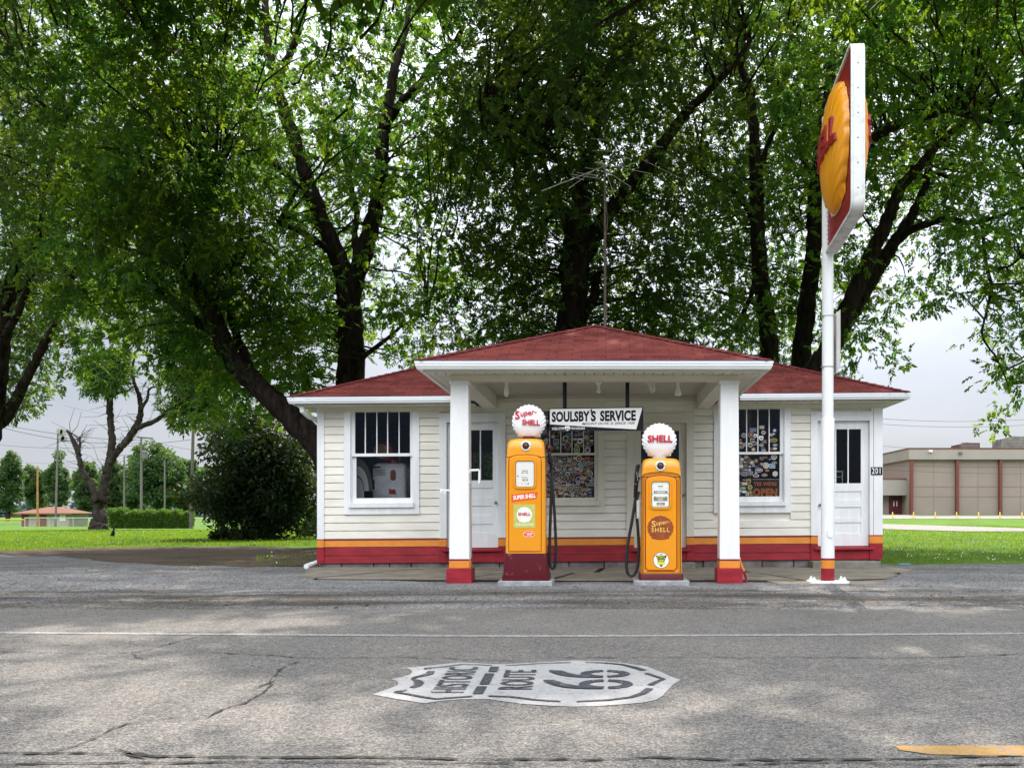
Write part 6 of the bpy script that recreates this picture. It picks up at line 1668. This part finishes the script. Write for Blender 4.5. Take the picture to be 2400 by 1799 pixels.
tag(quadmesh('clover_flowers', cq, pm('clover', (.75, .75, .68), .8)), 'white clover flowers dotted through the lawn', 'flowers', kind='stuff')
# small dark finial on the lawn
b = G(266, 1259); t = thing('bird', (b.x, b.y, 0), 'small black bird standing on the sunlit lawn', 'bird')
mb = MB(); L_ = .42
mb.tube([(b.x, b.y, .06), (b.x - .03, b.y, .12), (b.x - .01, b.y, .20), (b.x + .01, b.y, .27), (b.x + .01, b.y, .33)], [.035, .075, .065, .035, .03], 10)
mb.tube([(b.x + .005, b.y, .31), (b.x + .02, b.y, .345), (b.x + .05, b.y, .35), (b.x + .09, b.y, .345)], [.03, .038, .025, .003], 8)
mb.tube([(b.x - .04, b.y, .14), (b.x - .12, b.y, .05)], [.04, .015], 6)
for dx in (-.02, .02): mb.tube([(b.x + dx, b.y + dx, .08), (b.x + dx, b.y + dx, .0)], .008, 5)
mb.build('body', M['black'], t, True)

# ------------------------------------------------------------------ left background
Yh = 165
M['hutwall'] = pm('hut_block', (.40, .37, .30), .8, .2, .1, 2); M['hutroof'] = pm('hut_roof', (.20, .10, .07), .9, .2, .15, 3); M['hutdoor'] = pm('hut_door', (.20, .05, .04), .6)
t = thing('hut', P(107, 1233, Yh), 'small tan park hut with brown hipped roof and dark red doors behind the fence', 'building')
x0, x1 = X(50, Yh), X(162, Yh); zb, ze = Z(1234, Yh), Z(1202, Yh)
mb = MB(); mb.box(x0, x1, Yh, Yh + 6, zb, ze); mb.build('wall', M['hutwall'], t)
mb = MB(); e0, e1 = X(38, Yh), X(174, Yh); zr_ = Z(1187, Yh)
mb.add([(e0, Yh-1, ze), (e1, Yh-1, ze), (e1, Yh+7, ze), (e0, Yh+7, ze), (X(88, Yh), Yh+3, zr_), (X(118, Yh), Yh+3, zr_)], [(0,1,5,4), (1,2,5), (2,3,4,5), (3,0,4), (0,3,2,1)]); mb.box(e0, e1, Yh-1.02, Yh-.98, ze-.2, ze)
mb.build('roof', M['hutroof'], t)
for a, b in ((51, 67), (94, 109)):
    mb = MB(); mb.box(X(a, Yh), X(b, Yh), Yh-.05, Yh-.01, zb, Z(1204, Yh)); mb.build('door', M['hutdoor'], t)
mb = MB(); mb.box(X(140, Yh), X(154, Yh), Yh-.06, Yh-.01, Z(1220, Yh), Z(1205, Yh)); mb.build('window', M['lightw'], t)
# chain-link fence
M['link'] = pm('galvanised', (.45, .47, .48), .5, .4, metal=.3)
def fence(pa, pb_, pyt, pyb, Yf, lab, cap=None):
    x0, x1 = X(pa, Yf), X(pb_, Yf); zt, zb = Z(pyt, Yf), Z(pyb, Yf)
    t = thing('chain_link_fence', ((x0+x1)/2, Yf, zb), lab, 'fence')
    mb = MB(); mb.tube([(x0, Yf, zt), (x1, Yf, zt)], .05 if not cap else .09, 5); mb.build('top_rail', cap or M['link'], t)
    k = x0
    while k <= x1:
        mb = MB(); mb.tube([(k, Yf, zb), (k, Yf, zt + .05)], .045, 6); mb.build('post', M['link'], t); k += 3.0
    mb = MB(); st = .32; hgt = zt - zb; k = x0 - hgt
    while k < x1:
        for s_ in (1, -1):
            a0, a1 = (k, k + hgt) if s_ > 0 else (k + hgt, k); u0, u1 = 0.0, 1.0
            lo_, hi_ = min(a0, a1), max(a0, a1)
            if hi_ <= x0 or lo_ >= x1: continue
            f_ = lambda xx: (xx - a0) / (a1 - a0)
            t0_, t1_ = sorted((f_(max(lo_, x0)), f_(min(hi_, x1))))
            mb.tube([(a0 + (a1-a0)*t0_, Yf, zb + hgt*t0_), (a0 + (a1-a0)*t1_, Yf, zb + hgt*t1_)], .010, 3, cap=False)
        k += st
    mb.build('wire_mesh', M['link'], t)
fence(-10, 56, 1217, 1235, 120, 'chain-link fence with a yellow top guard at the left edge of the photo', pm('yellow_guard', (.55, .38, .06), .6))
fence(58, 222, 1213, 1236, 118, 'chain-link fence in front of the brown-roofed hut')
fence(440, 500, 1213, 1236, 118, 'chain-link fence between the last hedge block and the dark evergreen')
# poles
M['pole1'] = pm('pole_wood', (.13, .11, .10), .9, .2, .2, 3); M['pole2'] = pm('pole_orange_wood', (.34, .20, .08), .9, .2, .2, 3); M['pole3'] = pm('pole_grey', (.15, .145, .14), .9, .2, .1, 3)
def pole(px, pyb, pyt, wpx, Y, mat, lab, extra=None, dx=0):
    b = P(px, pyb, Y); tp = P(px + dx, pyt, Y); r_ = wpx * Y / F / 2
    t = thing('utility_pole', b, lab, 'pole', 'poles in the park'); mb = MB(); mb.tube([b, b.lerp(tp, .5), tp], [r_, r_*.92, r_*.8], 8); mb.build('shaft', mat, t, True)
    if extra: extra(t, tp, Y)
    return t
def spk(t, tp, Y):
    for k, (a, b) in enumerate(((142, 1011), (150, 1013), (146, 1026), (152, 1029))):
        c = P(a, b, Y); mb = MB(); mb.lathe((c.x, c.y, c.z), [(.1, .25), (.15, .05), (.42, -.2), (.40, -.22)], 12, 0, 'y'); mb.build('loudspeaker', pm('speaker_grey', (.30, .30, .27), .6) if k == 0 else bpy.data.materials['speaker_grey'], t, True)
def xarm(t, tp, Y):
    mb = MB(); mb.tube([P(322, 1024, Y), P(358, 1027, Y)], .10, 6); mb.build('crossarm', M['pole1'], t)
    c = P(338.5, 1060, Y); mb = MB(); mb.lathe((c.x, c.y, c.z - .5), [(.28, -.35), (.38, -.3), (.38, .65), (.2, .75)], 14); mb.build('transformer', M['pole3'], t, True)
pole(130, 1234, 1010, 5, 120, M['pole3'], 'tall grey pole with loudspeakers at its top, in front of the hut', spk, 6)
pole(88, 1234, 1092, 5.2, 115, M['pole2'], 'orange-brown wooden pole in front of the hut')
pole(291, 1196, 1068, 4.2, 140, M['pole3'], 'slim pale pole rising behind the hedge right of the dead tree')
pole(331, 1196, 1023, 6.2, 125, M['pole3'], 'wooden pole with crossarm and transformer behind the hedge', xarm)
pole(386, 1190, 1078, 4.2, 150, M['pole3'], 'thin pale pole in front of the largest distant tree')
pole(447, 1238, 962, 8.5, 80, M['pole1'], 'tall dark pole standing at the right end of the hedge', None, 7)
# wires
M['wire'] = pm('wire', (.06, .06, .07), .6)
def wire(a, b, Ya, Yb, sag, r, lab):
    p, q_ = P(*a, Ya), P(*b, Yb); mb = MB(); n = 14
    mb.tube([p.lerp(q_, k/n) - Vector((0, 0, sag * 4 * (k/n) * (1 - k/n))) for k in range(n+1)], r, 4)
    o = mb.build('power_line', M['wire']); return tag(o, lab, 'wire', 'overhead wires')
wire((-40, 985), (331, 1032), 110, 125, .5, .035, 'upper of the two dark wires running from the left edge down to the transformer pole')
wire((-40, 989), (331, 1037), 110, 125, .9, .035, 'lower of the two dark wires running from the left edge down to the transformer pole')
wire((331, 1028), (760, 1060), 125, 125, 1.2, .03, 'wire running right from the transformer pole crossarm')
wire((-20, 1040), (447, 1030), 112, 80, .6, .022, 'thin wire crossing behind the stub of the dead tree')
wire((150, 950), (447, 985), 120, 80, .4, .016, 'thin high wire meeting the tall dark pole from the left')
wire((140, 1045), (190, 1075), 120, 118, .0, .02, 'short guy wire sloping down from the loudspeaker pole')
wire((-20, 1080), (700, 1078), 135, 135, .6, .016, 'faint low wire across the park trees')
wire((1990, 974), (2520, 973), 128, 128, .8, .03, 'upper thin wire in the sky above the warehouse')
wire((1990, 987), (2520, 986), 128, 128, .8, .03, 'second thin wire in the sky above the warehouse')
wire((1990, 1036), (2300, 1055), 128, 128, .3, .025, 'short wire just above the warehouse roof line at its left end')
wire((1990, 1087), (2520, 1092), 105, 105, .2, .03, 'wire passing in front of the upper warehouse wall')
wire((1990, 1097), (2520, 1110), 105, 105, .2, .022, 'thin wire passing below another in front of the warehouse wall')

# ------------------------------------------------------------------ right background
def gpoly(pts, z, terrain=True):
    return [(G(a, b).x, G(a, b).y) for a, b in pts]
def tsheet(name, near, far, z, mat, n=40):
    "ribbon draped on the terrain between two x-sorted edges"
    m_ = MB(); x0 = max(near[0][0], far[0][0]) ; rows = []
    x0, x1 = 10, 120
    vs = []
    for k in range(n+1):
        x = x0 + (x1-x0)*k/n
        for e in (near, far):
            y = np.interp(x, [a for a, b in e], [b for a, b in e]) + .12 * mnoise.noise(Vector((x*.7, z*99, 0))); vs.append((x, float(y), tz(x, float(y)) + z))
    m_.add(vs, [(2*k, 2*k+2, 2*k+3, 2*k+1) for k in range(n)]); o = m_.build(name, mat); o['kind'] = 'structure'; return o
tsheet('side_road', near_, far_, .03, M['shoulder'])
mb = MB(); vs = []
for k in range(21):
    x = 16 + k * 5
    vs += [(x, 99 , tz(x, 99) + .03), (x, 104, tz(x, 104) + .03), (x, 109, tz(x, 109) + .03), (x, 118, tz(x, 118) + .03)]
mb.add(vs, [(4*k+j, 4*k+4+j, 4*k+5+j, 4*k+1+j) for k in range(20) for j in range(3)]); o = mb.build('parking_lot', M['shoulder']); o['kind'] = 'structure'
Yb0 = 116.0
M['panel'] = pm('warehouse_panel', (.285, .24, .205), .7, .25, .05, .3); M['fascia'] = pm('warehouse_fascia', (.32, .30, .27), .7, .25, .05, .3); M['bpost'] = pm('warehouse_post', (.16, .045, .035), .6); M['joint'] = pm('panel_joint', (.24, .21, .19), .8)
t = thing('warehouse', (X(2250, Yb0), Yb0, tz(45, Yb0)), 'long low beige panelled building with red-brown posts behind the right lawn', 'building')
xa, xb = X(2137, Yb0), 110; zg = .5; zf0, zf1 = Z(1076, Yb0), Z(1052, Yb0)
mb = MB(); mb.box(xa, xb, Yb0 + .6, Yb0 + 60, zg, zf0 + .2); mb.build('wall', M['panel'], t)
mb = MB(); mb.box(xa - .35, xb, Yb0, Yb0 + 60.4, zf0, zf1); mb.build('fascia', M['fascia'], t)
mb = MB(); mb.box(xa - .4, xb, Yb0 - .05, Yb0 + 60.6, zf1 + .005, zf1 + .16); mb.build('roof_edge', M['bpost'], t)
for px in (2138, 2245.5, 2347, 2449):
    w_ = 6.5 * Yb0 / F / 2; mb = MB(); mb.box(X(px, Yb0) - w_, X(px, Yb0) + w_, Yb0 + .1, Yb0 + .58, .4, zf0); mb.build('post', M['bpost'], t)
mb = MB()
for px in (2192, 2297, 2397): mb.box(X(px, Yb0) - .03, X(px, Yb0) + .03, Yb0 + .57, Yb0 + .599, .6, zf0 - .01)
for py in (1140, 1163): mb.box(xa + .4, xb - .1, Yb0 + .56, Yb0 + .569, Z(py, Yb0), Z(py, Yb0) + .05)
mb.build('panel_joint', M['joint'], t)
for px, b_ in ((2180, 1), (2250.5, 0)):
    mb = MB(); mb.box(X(px-3.8, Yb0), X(px+3.8, Yb0), Yb0 - .3, Yb0 - .002, Z(1059 if b_ else 1063.5, Yb0), Z(1054.5 if b_ else 1059, Yb0)); mb.build('wall_lamp', M['lightw'] if b_ else M['pole3'], t)
# entrance block on its left side
yE = 118; mb = MB(); xe0, xe1 = X(2000, yE), xa - .01
mb.box(xe0, xe1, yE + 1.5, yE + 12, .5, Z(1143, yE)); mb.build('entrance_wall', M['panel'], t)
mb = MB(); mb.prism([(xe0, Z(1123, yE)), (X(2124, yE), Z(1123, yE)), (X(2131, yE), Z(1158, yE)), (X(2120, yE), Z(1160, yE)), (xe0, Z(1160, yE))], yE, yE + 12); mb.build('entrance_canopy', M['fascia'], t)
mb = MB(); mb.box(xe0, X(2124.5, yE), yE - .05, yE + 12, Z(1123, yE) + .005, Z(1120.5, yE)); mb.build('entrance_edge', M['bpost'], t)
yq = yE + 1.5
mb = MB(); mb.box(X(2083, yq), X(2114, yq), yq - .06, yq - .01, .75, Z(1160.5, yq)); d = mb.build('entrance_door', pm('maroon_door', (.10, .015, .02), .4), t)
for a in (2095, 2102):
    mb = MB(); mb.tube([P(a, 1174, yq - .1), P(a, 1186, yq - .1)], .06, 5); mb.build('handle', M['lightw'], d)
mb = MB(); mb.box(X(2085, yq), X(2103, yq), yq - .09, yq - .065, Z(1169, yq), Z(1162, yq)); mb.build('transom', M['glass'], d)
# rooftop units
def unit_(x0, x1, py0, py1, lab, mat):
    Yu = Yb0 + 8; t = thing('rooftop_unit', (X((x0+x1)/2, Yu), Yu, Z(py0, Yu)), lab, 'air conditioner')
    a, b, c, d = X(x0, Yu), X(x1, Yu), zf1 + .1, Z(py1, Yu); mb = MB(); mb.prism([(a, c), (b, c), (b, d), (a + (b-a)*.3, d), (a, d - (d-c)*.15)], Yu, Yu + 3); bd = mb.build('casing', mat, t, bevel=.05)
    mb = MB()
    for k in range(5): mb.box(a + .2, b - .2, Yu - .03, Yu - .001, c + .25 + k*(d-c-.4)/5, c + .32 + k*(d-c-.4)/5)
    mb.build('louvre', M['joint'], bd); mb = MB(); mb.lathe(((a+b)/2, Yu + 1.5, d), [(.5, -.05), (.5, .12)], 16); mb.build('fan', M['joint'], bd)
unit_(2248, 2297, 1052, 1037, 'smaller dark brown rooftop unit on the warehouse', pm('unit_brown', (.09, .07, .07), .7))
unit_(2347, 2420, 1052, 1022, 'larger grey-green rooftop unit at the right edge of the warehouse roof', pm('unit_grey', (.20, .22, .20), .7, .2, .3, 1))
# bollards and rails
M['yel'] = pm('safety_yellow', (.75, .52, .08), .6, .3, .1, 4)
labs = ['leftmost', 'second', 'third', 'fourth', 'fifth', 'sixth', 'seventh']
for k, px in enumerate((2092, 2141, 2192, 2242, 2293.5, 2343.5, 2395)):
    b = P(px, 1215, 100); zg_ = tz(b.x, 100); t = thing('bollard', (b.x, 100, zg_), labs[k] + ' yellow bollard from the left along the parking lot edge', 'bollard', 'yellow bollards along the parking lot')
    mb = MB(); mb.lathe((b.x, 100, zg_), [(.065, 0), (.065, .66), (.04, .70), (.01, .71)], 12); mb.build('post', M['yel'], t, True)
M['curb'] = pm('kerb', (.55, .50, .38), .8)
for k, (a, b) in enumerate(((2098, 2138), (2146, 2188), (2196, 2238), (2247, 2290), (2298, 2340), (2348, 2391))):
    x0, x1 = X(a, 100.5), X(b, 100.5); zg_ = tz((x0+x1)/2, 100.5)
    mb = MB(); mb.prism([(100.4, zg_), (100.46, zg_ + .13), (100.6, zg_ + .13), (100.66, zg_)], x0, x1, 0, 'x'); o = mb.build('parking_stop', M['curb'], bevel=.01)
    tag(o, 'pale yellow parking stop between the %s and %s bollards from the left' % (labs[k], labs[k+1]), 'kerb stop', 'parking stops')
# litter on the gravel by the right corner
b = G(2119, 1323); mb = MB(); mb.prism([(b.x - .10, b.y - .02), (b.x + .02, b.y - .04), (b.x + .12, b.y), (b.x + .05, b.y + .04), (b.x - .08, b.y + .03)], .008, .022, axis='z')
tag(mb.build('litter', pm('blue_plastic', (.12, .42, .55), .4), bevel=.003), 'crumpled light blue scrap lying on the gravel by the right corner of the station', 'litter')
# leaf litter and grit on the lot: uncountable
gg = np.random.default_rng(17); n_ = 2600; yy = 8.8 + gg.random(n_) ** 1.2 * 8; xx = gg.uniform(-11, 6.5, n_); kp = ~((yy > 12.3) & (xx > -5.4) & (xx < 4.8)); xx, yy = xx[kp], yy[kp]; n_ = len(xx)
s = gg.uniform(.006, .03, n_)[:, None]; a = gg.uniform(0, 6.28, n_); u = np.stack([np.cos(a), np.sin(a), gg.normal(size=n_)*.15], 1) * s; v = np.stack([-np.sin(a), np.cos(a), gg.normal(size=n_)*.2], 1) * s * .5; c = np.stack([xx, yy, np.full(n_, .016)], 1)
tag(quadmesh('leaf_litter', np.stack([c-u, c-v, c+u, c+v], 1), pm('dry_leaf', (.05, .035, .02), .9, col2=(.14, .10, .06), vscale=20)), 'scattered dry leaf bits on the gravel in front of the station', 'leaf litter', kind='stuff')
